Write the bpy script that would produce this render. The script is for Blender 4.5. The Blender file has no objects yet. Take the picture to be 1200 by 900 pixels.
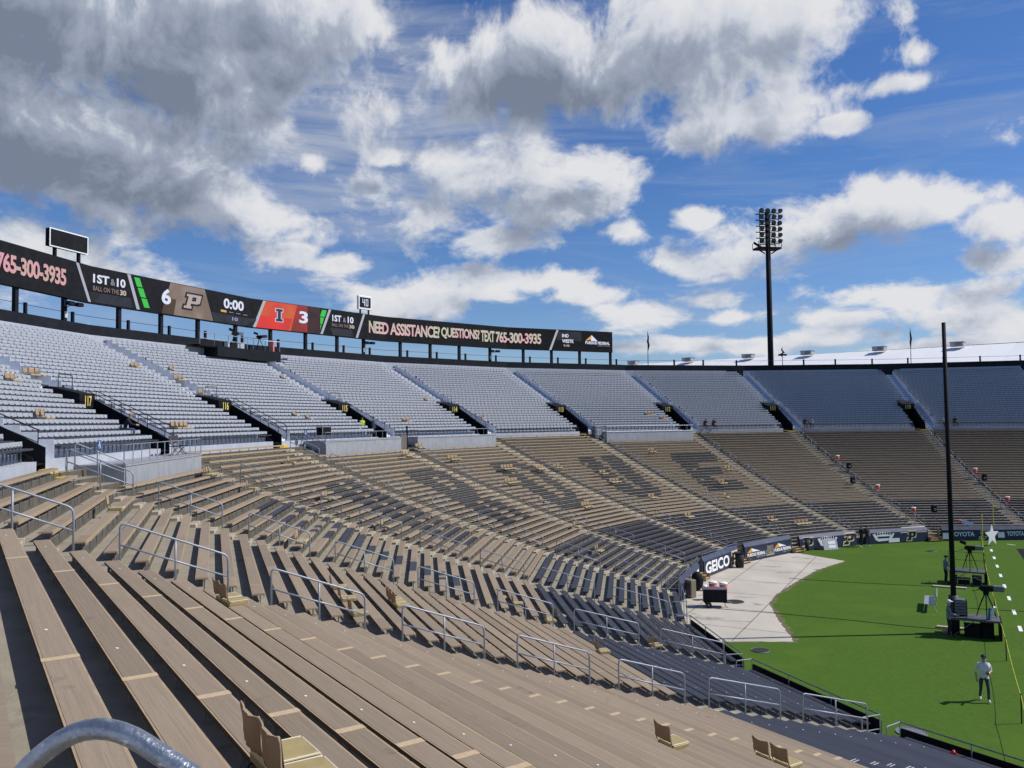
import bpy, math, random
from math import sin, cos, tan, pi, atan2, sqrt, radians
from mathutils import Vector, Matrix
random.seed(7)
SC = bpy.context.scene
COL = SC.collection
# ------------------------------------------------------------------ camera
CX, CY, CZ = -41.0034, -42.0678, 10.9272
FPX, ROLL, PITCH = 976.565, radians(-0.6233), radians(2.5621)
Fw = Vector((0, cos(PITCH), sin(PITCH)))
_r0 = Vector((1, 0, 0)); _u0 = _r0.cross(Fw)
Rt = _r0*cos(ROLL) + _u0*sin(ROLL)
Up = -_r0*sin(ROLL) + _u0*cos(ROLL)
CAM = Vector((CX, CY, CZ))
cd = bpy.data.cameras.new('camera'); cam = bpy.data.objects.new('camera', cd); COL.objects.link(cam)
cd.sensor_width = 36; cd.lens = FPX/1200*36; cd.clip_start = .1; cd.clip_end = 6000
cam.matrix_world = Matrix(((Rt.x, Up.x, -Fw.x, CX), (Rt.y, Up.y, -Fw.y, CY), (Rt.z, Up.z, -Fw.z, CZ), (0, 0, 0, 1)))
SC.camera = cam
def proj(p):
    d = Vector(p)-CAM; w = d.dot(Fw)
    return (600+FPX*d.dot(Rt)/w, 450-FPX*d.dot(Up)/w, w) if w > .2 else None
def ray(x, y): return Fw + Rt*((x-600)/FPX) - Up*((y-450)/FPX)
def onz(x, y, z=0.): d = ray(x, y); return CAM + d*((z-CZ)/d.z)
def atdepth(x, y, dep): return CAM + ray(x, y)*dep
# ------------------------------------------------------------------ light and sky
SUN_H, SUN_E = radians(87), radians(46)          # heading clockwise from +Y
SC.view_settings.view_transform = 'Standard'; SC.view_settings.look = 'None'
SC.view_settings.exposure = 0.0; SC.view_settings.gamma = 1.0
sl = bpy.data.lights.new('sun', 'SUN'); sl.energy = 4.4; sl.angle = radians(.55); sl.color = (1, .95, .87)
so = bpy.data.objects.new('sun', sl); COL.objects.link(so)
sd = Vector((sin(SUN_H)*cos(SUN_E), cos(SUN_H)*cos(SUN_E), sin(SUN_E)))
so.rotation_euler = sd.to_track_quat('Z', 'Y').to_euler(); so.location = (60, -40, 80)
W = bpy.data.worlds.new('World'); SC.world = W; W.use_nodes = True
def build_world():
    nt = W.node_tree; N = nt.nodes; L = nt.links
    N.clear()
    out = N.new('ShaderNodeOutputWorld'); bg = N.new('ShaderNodeBackground'); bg.inputs[1].default_value = .076
    L.new(bg.outputs[0], out.inputs[0])
    sky = N.new('ShaderNodeTexSky'); sky.sky_type = 'NISHITA'; sky.sun_disc = False
    sky.sun_elevation = SUN_E; sky.sun_rotation = SUN_H; sky.altitude = 200; sky.air_density = 1.0; sky.dust_density = .35; sky.ozone_density = 1.0
    # ---- density group: direction (azimuth, elevation) -> cloud density
    g = bpy.data.node_groups.new('cloud_density', 'ShaderNodeTree')
    g.interface.new_socket('P', in_out='INPUT', socket_type='NodeSocketVector')
    g.interface.new_socket('D', in_out='OUTPUT', socket_type='NodeSocketFloat')
    g.interface.new_socket('B', in_out='OUTPUT', socket_type='NodeSocketFloat')
    gn = g.nodes; gl = g.links
    gi = gn.new('NodeGroupInput'); go = gn.new('NodeGroupOutput')
    def m(op, a, b=None, c=None, clamp=False):
        n = gn.new('ShaderNodeMath'); n.operation = op; n.use_clamp = clamp
        for k, v in enumerate((a, b, c)):
            if v is None: continue
            if isinstance(v, (int, float)): n.inputs[k].default_value = v
            else: gl.new(v, n.inputs[k])
        return n.outputs[0]
    sep = gn.new('ShaderNodeSeparateXYZ'); gl.new(gi.outputs[0], sep.inputs[0])
    az, el = sep.outputs[0], sep.outputs[1]
    def noise(sx, sy, z, det, rough, dist=0.):
        cb = gn.new('ShaderNodeCombineXYZ')
        gl.new(m('MULTIPLY', az, sx), cb.inputs[0])
        gl.new(m('MULTIPLY', m('LOGARITHM', m('MAXIMUM', m('ADD', el, .16), .02), 2.718), sy), cb.inputs[1]); cb.inputs[2].default_value = z
        n = gn.new('ShaderNodeTexNoise'); n.inputs['Scale'].default_value = 1; n.inputs['Detail'].default_value = det
        n.inputs['Roughness'].default_value = rough; n.inputs['Distortion'].default_value = dist
        gl.new(cb.outputs[0], n.inputs['Vector']); return n.outputs[0]
    n1 = noise(13., 6.8, 1.3, 10, .58, .3)
    n2 = noise(40., 19., 7.7, 8, .66, .6)
    cur = None
    # (px, py, rx, ry, weight) of cloud masses, turned into directions
    for x, y, rx, ry, w in CLOUDS:
        d = ray(x, y).normalized(); a = atan2(d.x, d.y); e = math.asin(d.z)
        q = m('ADD', m('POWER', m('MULTIPLY', m('SUBTRACT', az, a), FPX/rx*cos(e)), 2), m('POWER', m('MULTIPLY', m('SUBTRACT', el, e), FPX/ry), 2))
        b = m('MULTIPLY', m('SUBTRACT', 1.0, m('SQRT', q)), w)
        cur = b if cur is None else m('SMOOTH_MAX', cur, b, .12)
    cur = m('MAXIMUM', cur, -.42)
    dk = None
    for x, y, rx, ry, w in DARK:
        d = ray(x, y).normalized(); a = atan2(d.x, d.y); e = math.asin(d.z)
        q = m('ADD', m('POWER', m('MULTIPLY', m('SUBTRACT', az, a), FPX/rx*cos(e)), 2), m('POWER', m('MULTIPLY', m('SUBTRACT', el, e), FPX/ry), 2))
        b = m('MULTIPLY', m('SUBTRACT', 1.0, m('MULTIPLY', q, .6)), w); dk = b if dk is None else m('MAXIMUM', dk, b)
    dk = m('MAXIMUM', dk, 0.)
    d = m('ADD', m('MULTIPLY', cur, .85), m('MULTIPLY', m('SUBTRACT', n1, .5), 2.3))
    d = m('ADD', d, m('MULTIPLY', m('SUBTRACT', n2, .5), .5))
    gl.new(d, go.inputs[0]); gl.new(dk, go.inputs[1])
    # ---- main tree
    def M(op, a, b=None, c=None, clamp=False):
        n = N.new('ShaderNodeMath'); n.operation = op; n.use_clamp = clamp
        for k, v in enumerate((a, b, c)):
            if v is None: continue
            if isinstance(v, (int, float)): n.inputs[k].default_value = v
            else: L.new(v, n.inputs[k])
        return n.outputs[0]
    tc = N.new('ShaderNodeTexCoord'); s = N.new('ShaderNodeSeparateXYZ'); L.new(tc.outputs['Generated'], s.inputs[0])
    az = M('ARCTAN2', s.outputs[0], s.outputs[1]); el = M('ARCSINE', s.outputs[2])
    def dens(da, de):
        c = N.new('ShaderNodeCombineXYZ'); L.new(M('ADD', az, da), c.inputs[0]); L.new(M('ADD', el, de), c.inputs[1])
        k = N.new('ShaderNodeGroup'); k.node_tree = g; L.new(c.outputs[0], k.inputs[0]); return k
    A = dens(0, 0); B = dens(.022, .035)
    mask = N.new('ShaderNodeMapRange'); mask.interpolation_type = 'SMOOTHSTEP'
    L.new(A.outputs[0], mask.inputs[0]); mask.inputs[1].default_value = -.14; mask.inputs[2].default_value = .36
    thick = N.new('ShaderNodeMapRange'); L.new(B.outputs[0], thick.inputs[0]); thick.inputs[1].default_value = -.15; thick.inputs[2].default_value = .84
    tk = M('MULTIPLY', thick.outputs[0], M('ADD', .58, M('MULTIPLY', A.outputs[1], .50)), None, True)
    ramp = N.new('ShaderNodeValToRGB'); L.new(tk, ramp.inputs[0])
    e = ramp.color_ramp.elements; e[0].position = 0; e[0].color = (1, 1, 1, 1)
    e[1].position = 1; e[1].color = (.25, .295, .39, 1)
    k = e.new(.22); k.color = (.84, .87, .93, 1)
    k = e.new(.5); k.color = (.47, .53, .64, 1)
    mul = N.new('ShaderNodeMix'); mul.data_type = 'RGBA'; mul.blend_type = 'MULTIPLY'; mul.inputs[0].default_value = 1
    L.new(ramp.outputs[0], mul.inputs[6]); mul.inputs[7].default_value = (9.9, 10.0, 10.3, 1)
    # thin high veil
    cv = N.new('ShaderNodeCombineXYZ'); L.new(M('ADD', M('MULTIPLY', az, 3.), M('MULTIPLY', el, 5.)), cv.inputs[0]); L.new(M('MULTIPLY', el, 26), cv.inputs[1])
    nv = N.new('ShaderNodeTexNoise'); nv.inputs['Scale'].default_value = 1.; nv.inputs['Detail'].default_value = 7; nv.inputs['Roughness'].default_value = .62; nv.inputs['Distortion'].default_value = .8
    L.new(cv.outputs[0], nv.inputs['Vector'])
    veil = N.new('ShaderNodeMapRange'); L.new(nv.outputs[0], veil.inputs[0]); veil.inputs[1].default_value = .47; veil.inputs[2].default_value = .85; veil.inputs[4].default_value = .42
    vb = N.new('ShaderNodeMath'); vb.operation = 'ADD'; vb.use_clamp = True
    d = ray(420, 140).normalized(); qa = M('MULTIPLY', M('SUBTRACT', az, atan2(d.x, d.y)), FPX/230); qe = M('MULTIPLY', M('SUBTRACT', el, math.asin(d.z)), FPX/150)
    qq = M('MULTIPLY', M('SUBTRACT', 1.0, M('ADD', M('MULTIPLY', qa, qa), M('MULTIPLY', qe, qe)), None, True), M('MULTIPLY', M('SUBTRACT', nv.outputs[0], .25), 1.7), None, True)
    L.new(veil.outputs[0], vb.inputs[0]); L.new(M('MULTIPLY', qq, 1.1), vb.inputs[1])
    tint = N.new('ShaderNodeMix'); tint.data_type = 'RGBA'; tint.blend_type = 'MULTIPLY'; tint.inputs[0].default_value = 1; L.new(sky.outputs[0], tint.inputs[6]); tint.inputs[7].default_value = (.80, .92, 1.22, 1)
    hs = N.new('ShaderNodeHueSaturation'); hs.inputs['Saturation'].default_value = 1.14; hs.inputs['Value'].default_value = 1.12; L.new(tint.outputs[2], hs.inputs['Color'])
    m1 = N.new('ShaderNodeMix'); m1.data_type = 'RGBA'; L.new(vb.outputs[0], m1.inputs[0]); L.new(hs.outputs[0], m1.inputs[6]); m1.inputs[7].default_value = (6.4, 6.9, 7.8, 1)
    m2 = N.new('ShaderNodeMix'); m2.data_type = 'RGBA'; L.new(mask.outputs[0], m2.inputs[0]); L.new(m1.outputs[2], m2.inputs[6]); L.new(mul.outputs[2], m2.inputs[7])
    L.new(m2.outputs[2], bg.inputs[0])
CLOUDS = [(110, 40, 310, 105, .98), (60, 165, 250, 95, 1.05), (165, 110, 190, 60, .8), (330, 60, 170, 80, .5), (215, 235, 150, 50, .62), (40, 285, 120, 40, .45), (300, 15, 220, 50, .5),
          (650, 85, 165, 70, 1.15), (800, 40, 180, 66, 1.0), (940, 12, 100, 36, .8), (852, 142, 95, 40, .85), (590, 200, 95, 48, 1.0), (640, 240, 110, 34, .95), (515, 255, 60, 36, .65), (690, 195, 62, 26, .65), (575, 280, 80, 18, .65),
          (1030, 245, 115, 32, 1.0), (925, 280, 100, 28, .75), (1178, 262, 50, 26, .85), (1180, 300, 60, 22, .75), (480, 345, 115, 24, .85), (600, 330, 100, 20, .85), (655, 322, 50, 14, .7), (745, 370, 70, 20, .8), (850, 305, 70, 22, .55),
          (725, 270, 34, 14, .75), (812, 255, 30, 16, .8), (340, 297, 32, 14, .85), (400, 312, 40, 14, .8), (980, 147, 28, 11, .75), (1062, 97, 40, 12, .75), (1076, 64, 16, 14, .7), (1075, 345, 80, 20, .8), (1150, 375, 80, 18, .8),
          (800, 402, 60, 12, .75), (960, 398, 80, 13, .75), (860, 372, 42, 10, .7), (430, 215, 50, 11, .35), (330, 250, 60, 26, .4), (1060, 410, 60, 10, .7), (560, 345, 70, 16, .8), (690, 345, 60, 14, .75), (905, 402, 50, 9, .7), (1120, 402, 60, 10, .7), (745, 408, 40, 9, .7), (840, 350, 50, 12, .7), (1000, 370, 60, 12, .65), (455, 184, 22, 10, .6), (372, 190, 24, 16, .6)]
# heavier, greyer parts of the deck
DARK = [(90, 110, 360, 150, 1.28), (330, 30, 200, 60, .6), (600, 95, 140, 55, 1.1), (720, 115, 110, 38, .85), (640, 245, 95, 30, .85), (800, 70, 120, 30, .5), (980, 275, 110, 22, .6), (1180, 285, 50, 14, .5), (230, 262, 110, 34, .9), (850, 165, 60, 18, .3)]
build_world()
# ------------------------------------------------------------------ materials
MATS = {}
def mat(name, col, rough=.6, metal=0., col2=None, scale=4., var=.6, detail=6, bump=0., bscale=60., stretch=(1, 1, 1), emis=None, estr=1., spots=None, rnd=0.):
    if name in MATS: return MATS[name]
    mt = bpy.data.materials.new(name); mt.use_nodes = True; MATS[name] = mt
    nt = mt.node_tree; N = nt.nodes; L = nt.links; b = N['Principled BSDF']
    b.inputs['Roughness'].default_value = rough; b.inputs['Metallic'].default_value = metal
    c4 = tuple(col)+(1,)
    b.inputs['Base Color'].default_value = c4
    tc = N.new('ShaderNodeTexCoord'); mp = N.new('ShaderNodeMapping'); mp.inputs['Scale'].default_value = stretch
    oi = N.new('ShaderNodeObjectInfo'); ofs = N.new('ShaderNodeVectorMath'); ofs.operation = 'MULTIPLY_ADD'
    rv = N.new('ShaderNodeCombineXYZ'); L.new(oi.outputs['Random'], rv.inputs[0]); L.new(oi.outputs['Random'], rv.inputs[1]); L.new(oi.outputs['Random'], rv.inputs[2])
    L.new(rv.outputs[0], ofs.inputs[0]); ofs.inputs[1].default_value = (37., 11., 23.); L.new(tc.outputs['Object'], ofs.inputs[2])
    L.new(ofs.outputs[0], mp.inputs[0])
    last = None
    if col2 is not None:
        n = N.new('ShaderNodeTexNoise'); n.inputs['Scale'].default_value = scale; n.inputs['Detail'].default_value = detail; n.inputs['Roughness'].default_value = .65
        L.new(mp.outputs[0], n.inputs['Vector'])
        r = N.new('ShaderNodeMapRange'); r.inputs[1].default_value = .5-.25*var; r.inputs[2].default_value = .5+.25*var; L.new(n.outputs[0], r.inputs[0])
        mx = N.new('ShaderNodeMix'); mx.data_type = 'RGBA'; mx.inputs[6].default_value = c4; mx.inputs[7].default_value = tuple(col2)+(1,)
        L.new(r.outputs[0], mx.inputs[0]); last = mx.outputs[2]
    if spots is not None:      # (scale, threshold, colour)
        n = N.new('ShaderNodeTexNoise'); n.inputs['Scale'].default_value = spots[0]; n.inputs['Detail'].default_value = 4; n.inputs['Roughness'].default_value = .6
        L.new(ofs.outputs[0], n.inputs['Vector'])
        r = N.new('ShaderNodeMapRange'); r.inputs[1].default_value = spots[1]; r.inputs[2].default_value = spots[1]+.1; L.new(n.outputs[0], r.inputs[0])
        mx = N.new('ShaderNodeMix'); mx.data_type = 'RGBA'
        if last is None: mx.inputs[6].default_value = c4
        else: L.new(last, mx.inputs[6])
        mx.inputs[7].default_value = tuple(spots[2])+(1,); L.new(r.outputs[0], mx.inputs[0]); last = mx.outputs[2]
    if rnd and last is not None:
        f_ = N.new('ShaderNodeMath'); f_.operation = 'MULTIPLY_ADD'; L.new(oi.outputs['Random'], f_.inputs[0]); f_.inputs[1].default_value = 2*rnd; f_.inputs[2].default_value = 1-rnd
        hv = N.new('ShaderNodeHueSaturation'); L.new(f_.outputs[0], hv.inputs['Value']); L.new(last, hv.inputs['Color']); last = hv.outputs[0]
    if last is not None: L.new(last, b.inputs['Base Color'])
    if bump:
        n = N.new('ShaderNodeTexNoise'); n.inputs['Scale'].default_value = bscale; n.inputs['Detail'].default_value = 5; L.new(mp.outputs[0], n.inputs['Vector'])
        bp = N.new('ShaderNodeBump'); bp.inputs['Strength'].default_value = bump; bp.inputs['Distance'].default_value = .02; L.new(n.outputs[0], bp.inputs['Height']); L.new(bp.outputs[0], b.inputs['Normal'])
    if emis is not None:
        b.inputs['Emission Color'].default_value = tuple(emis)+(1,); b.inputs['Emission Strength'].default_value = estr
    return mt
def glow(name, col, s=1., col2=None, scale=3.):
    """a lit part of an LED screen"""
    if name in MATS: return MATS[name]
    mt = mat(name, tuple(c*.05 for c in col), rough=.5)
    b = mt.node_tree.nodes['Principled BSDF']; b.inputs['Emission Color'].default_value = tuple(col)+(1,); b.inputs['Emission Strength'].default_value = s
    if col2 is not None:
        N = mt.node_tree.nodes; L = mt.node_tree.links
        tc = N.new('ShaderNodeTexCoord'); n = N.new('ShaderNodeTexNoise'); n.inputs['Scale'].default_value = scale; n.inputs['Detail'].default_value = 1
        L.new(tc.outputs['Object'], n.inputs['Vector'])
        r = N.new('ShaderNodeMapRange'); r.inputs[1].default_value = .35; r.inputs[2].default_value = .65; L.new(n.outputs[0], r.inputs[0])
        mx = N.new('ShaderNodeMix'); mx.data_type = 'RGBA'; mx.inputs[6].default_value = tuple(col)+(1,); mx.inputs[7].default_value = tuple(col2)+(1,); L.new(r.outputs[0], mx.inputs[0])
        L.new(mx.outputs[2], b.inputs['Emission Color'])
    return mt
def mix_extra(mt, wave_scale, amount, axis='X', dark=(.0, .0, .0)):
    """regular fine joints across a surface, as shallow relief"""
    nt = mt.node_tree; N = nt.nodes; L = nt.links; b = N['Principled BSDF']
    tc = N.new('ShaderNodeTexCoord'); w = N.new('ShaderNodeTexWave'); w.bands_direction = axis; w.wave_profile = 'SIN'; w.inputs['Scale'].default_value = wave_scale
    w.inputs['Distortion'].default_value = .2; L.new(tc.outputs['Object'], w.inputs['Vector'])
    bp = N.new('ShaderNodeBump'); bp.inputs['Strength'].default_value = amount; bp.inputs['Distance'].default_value = .01
    L.new(w.outputs[1], bp.inputs['Height']); L.new(bp.outputs[0], b.inputs['Normal'])
M_plank = mat('tan_composite', (.350, .276, .198), .72, col2=(.248, .192, .136), scale=3., var=1.1, stretch=(.35, 14, 14), bump=.25, bscale=18, spots=(1.3, .66, (.20, .15, .12)), rnd=.13)
M_edge = mat('pale_wood_edge', (.46, .345, .215), .7, col2=(.33, .24, .155), scale=9, stretch=(.6, 8, 8))
M_edged = mat('shaded_wood_edge', (.085, .060, .040), .8, col2=(.055, .04, .028), scale=9)  # outer plank edge: shade on its back face put into the colour
M_joint = mat('pale_joint_plate', (.60, .46, .29), .65, col2=(.5, .37, .22), scale=20)
M_blk = mat('navy_painted_plank', (.030, .033, .048), .5, col2=(.05, .054, .07), scale=4, var=1.2, stretch=(.4, 12, 12), spots=(3.0, .68, (.09, .09, .10)), rnd=.2)
M_brk = mat('bracket_steel', (.15, .17, .20), .55, .2, col2=(.24, .25, .27), scale=30)
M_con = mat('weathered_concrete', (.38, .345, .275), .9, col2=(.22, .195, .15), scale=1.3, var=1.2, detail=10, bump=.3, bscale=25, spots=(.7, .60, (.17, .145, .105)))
M_riser = mat('stained_shaded_riser_concrete', (.165, .15, .125), .9, col2=(.07, .062, .05), scale=2.2, var=1.2, detail=10, bump=.3, bscale=25, spots=(3.2, .58, (.10, .088, .068)))  # stained risers darkened further: shade under the benches put into the colour
M_step = mat('worn_step_concrete', (.52, .46, .35), .9, col2=(.34, .29, .21), scale=3, var=1.2, bump=.2, bscale=40)
M_yel = mat('yellow_safety_paint', (.75, .53, .04), .6, col2=(.6, .42, .05), scale=9, spots=(9, .62, (.4, .33, .2)))
M_silcon = mat('pale_grey_deck_paint', (.50, .53, .60), .75, col2=(.36, .385, .44), scale=1.6, var=1.2, detail=9)
M_silver = mat('silver_seat_back', (.47, .495, .545), .5, 0., col2=(.34, .36, .405), scale=2.4, var=1.4)
M_sdark = mat('dark_seat_plank', (.034, .038, .050), .6, col2=(.06, .066, .084), scale=5)
M_sleg = mat('grey_seat_leg', (.16, .17, .20), .6)
M_galv = mat('galvanized_pipe', (.27, .31, .37), .5, .35, col2=(.36, .40, .46), scale=14, var=1., spots=(22, .63, (.42, .46, .5)))
M_galvn = mat('worn_galvanized_pipe', (.22, .25, .29), .33, .75, col2=(.40, .44, .49), scale=16, var=1.0, detail=8, bump=.25, bscale=70, spots=(33, .585, (.62, .66, .70)))
M_blkpipe = mat('black_pipe', (.02, .022, .026), .5)
M_black = mat('matte_black', (.009, .010, .012), .7, col2=(.016, .017, .02), scale=2)
M_blackwall = mat('charcoal_parapet', (.011, .013, .018), .7, col2=(.019, .021, .027), scale=1.2)
M_gwall = mat('grey_platform_panel', (.40, .42, .455), .55, .2, col2=(.33, .35, .385), scale=1.5, bump=.1)
M_deck = mat('platform_deck', (.36, .37, .39), .7, col2=(.28, .285, .3), scale=2)
M_grass = mat('mown_turf', (.092, .168, .026), 1., col2=(.046, .098, .013), scale=4.5, var=1.7, detail=13, bump=.7, bscale=30, spots=(.22, .52, (.080, .146, .020)))
M_pad = mat('concrete_apron', (.60, .55, .47), .9, col2=(.41, .37, .305), scale=.35, var=1.3, detail=12, stretch=(1.2, .45, 1), spots=(.33, .625, (.16, .145, .125)))
M_white = mat('white_paint', (.86, .86, .86), .6)
M_roof = mat('white_roof_membrane', (.88, .88, .88), .6, col2=(.80, .80, .81), scale=.06)
M_navy = mat('navy_vinyl', (.022, .028, .06), .42, col2=(.035, .042, .08), scale=1.4)
M_navytop = mat('lighter_navy_vinyl', (.045, .055, .10), .38, col2=(.08, .09, .13), scale=2)  # top flap in a lighter navy than the board face
M_gold = mat('old_gold', (.50, .36, .14), .5)
M_orange = mat('sign_orange', (.80, .38, .05), .5)
M_tanfab = mat('tan_seat_fabric', (.44, .31, .18), .9, col2=(.30, .205, .12), scale=7, var=1.2, bump=.3, bscale=25, stretch=(1, 1, .4))
M_cush = mat('gold_vinyl_cushion', (.42, .33, .145), .5, col2=(.34, .265, .115), scale=5)
M_pipingw = mat('cream_piping', (.75, .68, .5), .5)
M_wood = mat('raw_step_timber', (.48, .33, .17), .75, col2=(.33, .22, .11), scale=6, stretch=(1, 4, 4))
M_red = mat('cooler_orange', (.72, .10, .05), .45)
M_blue = mat('sign_blue', (.03, .09, .33), .5)
M_alu = mat('aluminium', (.50, .51, .53), .4, .6)
M_skin = mat('skin', (.50, .30, .21), .6)
M_grey = mat('equipment_grey', (.16, .17, .19), .5)
M_lens = mat('dark_glass', (.01, .012, .015), .1)
M_lamp = mat('lamp_glass', (.10, .11, .12), .3)
M_yrope = mat('yellow_rope', (.62, .60, .05), .6)
M_rubber = mat('rubber', (.02, .02, .02), .8)
M_hiv = mat('hi_vis_yellow', (.6, .85, .1), .6)
for m_, c_ in ((M_black, .12), (M_blackwall, .12), (M_blkpipe, .25), (M_blk, .35), (M_navy, .3), (M_sdark, .25), (M_grass, .08), (M_plank, .3), (M_con, .2), (M_riser, .2)): m_.node_tree.nodes['Principled BSDF'].inputs['Specular IOR Level'].default_value = c_
# ------------------------------------------------------------------ mesh tools
class MB:
    def __init__(s): s.v = []; s.f = []; s.m = []
    def face(s, pts, mi=0):
        b = len(s.v); s.v += [tuple(p) for p in pts]; s.f.append(tuple(range(b, b+len(pts)))); s.m.append(mi); return s
    def obox(s, o, ax, ay, az, mi=0, mis=None):
        o, ax, ay, az = map(Vector, (o, ax, ay, az)); b = len(s.v)
        for i in (-1, 1):
            for j in (-1, 1):
                for k in (-1, 1): s.v.append(tuple(o+ax*i+ay*j+az*k))
        F = [(0, 1, 3, 2), (4, 6, 7, 5), (0, 4, 5, 1), (2, 3, 7, 6), (0, 2, 6, 4), (1, 5, 7, 3)]
        for q, ff in enumerate(F):
            s.f.append(tuple(b+i for i in ff)); s.m.append(mis[q] if mis else mi)
        return s
    def box(s, x0, x1, y0, y1, z0, z1, mi=0, mis=None):
        return s.obox(((x0+x1)/2, (y0+y1)/2, (z0+z1)/2), ((x1-x0)/2, 0, 0), (0, (y1-y0)/2, 0), (0, 0, (z1-z0)/2), mi, mis)
    def bbox(s, x0, x1, y0, y1, z0, z1, c=.01, mi=0):
        """box with chamfered vertical and top edges"""
        pr = [(x0+c, y0), (x1-c, y0), (x1, y0+c), (x1, y1-c), (x1-c, y1), (x0+c, y1), (x0, y1-c), (x0, y0+c)]
        pi_ = [(x0+2*c, y0+c), (x1-2*c, y0+c), (x1-c, y0+2*c), (x1-c, y1-2*c), (x1-2*c, y1-c), (x0+2*c, y1-c), (x0+c, y1-2*c), (x0+c, y0+2*c)]
        b = len(s.v)
        for z, P in ((z0, pr), (z1-c, pr), (z1, pi_)): s.v += [(x, y, z) for x, y in P]
        s.f.append(tuple(b+i for i in range(7, -1, -1))); s.m.append(mi)
        for l in (0, 8):
            for i in range(8): s.f.append((b+l+i, b+l+(i+1) % 8, b+l+8+(i+1) % 8, b+l+8+i)); s.m.append(mi)
        s.f.append(tuple(b+16+i for i in range(8))); s.m.append(mi); return s
    def tube(s, pts, r, n=6, mi=0, caps=True, closed=False):
        P = [Vector(p) for p in pts]; m = len(P); b = len(s.v); prev = None
        for i, p in enumerate(P):
            if closed: t = P[(i+1) % m]-P[i-1]
            else: t = P[min(i+1, m-1)]-P[max(i-1, 0)]
            t = t.normalized() if t.length > 1e-9 else Vector((0, 0, 1))
            if prev is None:
                a = Vector((0, 0, 1)) if abs(t.z) < .9 else Vector((1, 0, 0))
                u = t.cross(a).normalized()
            else:
                u = prev-t*prev.dot(t); u = u.normalized() if u.length > 1e-6 else t.orthogonal().normalized()
            prev = u; w = t.cross(u); rr = r[i] if isinstance(r, (list, tuple)) else r
            for k in range(n):
                q = p+(u*cos(2*pi*k/n)+w*sin(2*pi*k/n))*rr; s.v.append(tuple(q))
        for i in range(m if closed else m-1):
            j = (i+1) % m
            for k in range(n):
                s.f.append((b+i*n+k, b+i*n+(k+1) % n, b+j*n+(k+1) % n, b+j*n+k)); s.m.append(mi)
        if caps and not closed:
            s.f.append(tuple(b+k for k in range(n-1, -1, -1))); s.m.append(mi); s.f.append(tuple(b+(m-1)*n+k for k in range(n))); s.m.append(mi)
        return s
    def ball(s, c, rx, ry=None, rz=None, n=8, m=6, mi=0):
        ry = ry or rx; rz = rz or rx; b = len(s.v); c = Vector(c)
        for i in range(m+1):
            th = pi*i/m
            for k in range(n): s.v.append((c.x+rx*sin(th)*cos(2*pi*k/n), c.y+ry*sin(th)*sin(2*pi*k/n), c.z+rz*cos(th)))
        for i in range(m):
            for k in range(n): s.f.append((b+i*n+k, b+(i+1)*n+k, b+(i+1)*n+(k+1) % n, b+i*n+(k+1) % n)); s.m.append(mi)
        return s
    def prism(s, poly, o, ex, ey, ez, mi=0):
        """2-D polygon (list of x,y) in the frame o,ex,ey extruded by vector ez"""
        o, ex, ey, ez = map(Vector, (o, ex, ey, ez)); b = len(s.v); n = len(poly)
        for q in (0, 1):
            for x, y in poly: s.v.append(tuple(o+ex*x+ey*y+ez*q))
        s.f.append(tuple(b+i for i in range(n-1, -1, -1))); s.m.append(mi); s.f.append(tuple(b+n+i for i in range(n))); s.m.append(mi)
        for i in range(n): s.f.append((b+i, b+(i+1) % n, b+n+(i+1) % n, b+n+i)); s.m.append(mi)
        return s
    def mesh(s, name, mats):
        me = bpy.data.meshes.new(name); me.from_pydata(s.v, [], s.f)
        for mt in (mats if isinstance(mats, (list, tuple)) else [mats]): me.materials.append(mt)
        if any(s.m): me.polygons.foreach_set('material_index', s.m)
        me.update(); return me
    def build(s, name, mats, parent=None, smooth=False):
        me = s.mesh(name, mats)
        if smooth: me.polygons.foreach_set('use_smooth', [True]*len(me.polygons))
        return link(name, me, parent)
def link(name, me, parent=None):
    o = bpy.data.objects.new(name, me); COL.objects.link(o)
    if parent is not None: o.parent = parent
    return o
def thing(name, label, cat, loc=(0, 0, 0), rz=0., group=None):
    o = bpy.data.objects.new(name, None); COL.objects.link(o); o.empty_display_size = .2
    o.location = loc; o.rotation_euler = (0, 0, rz); return tag(o, label, cat, group)
def tag(o, label=None, cat=None, group=None, kind=None):
    if label: o['label'] = label
    if cat: o['category'] = cat
    if group: o['group'] = group
    if kind: o['kind'] = kind
    return o
KIDS = {}
def dup(root, loc, rz, label, group=None):
    r = root.copy(); COL.objects.link(r); r.location = loc; r.rotation_euler = (0, 0, rz); r['label'] = label
    if group: r['group'] = group
    if root.name not in KIDS: KIDS[root.name] = [(c, list(c.children)) for c in root.children]
    for c, gs in KIDS[root.name]:
        d = c.copy(); COL.objects.link(d); d.parent = r
        for g in gs: h = g.copy(); COL.objects.link(h); h.parent = d
    return r
ORD = ['first', 'second', 'third', 'fourth', 'fifth', 'sixth', 'seventh', 'eighth', 'ninth', 'tenth', 'eleventh', 'twelfth', 'thirteenth', 'fourteenth', 'fifteenth', 'sixteenth', 'seventeenth', 'eighteenth', 'nineteenth', 'twentieth']
def ordn(i):
    if i <= 20: return ORD[i-1]
    if i % 10 == 0: return {30: 'thirtieth', 40: 'fortieth'}[i]
    return {2: 'twenty', 3: 'thirty', 4: 'forty'}[i//10]+'-'+ORD[i % 10-1]
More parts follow.
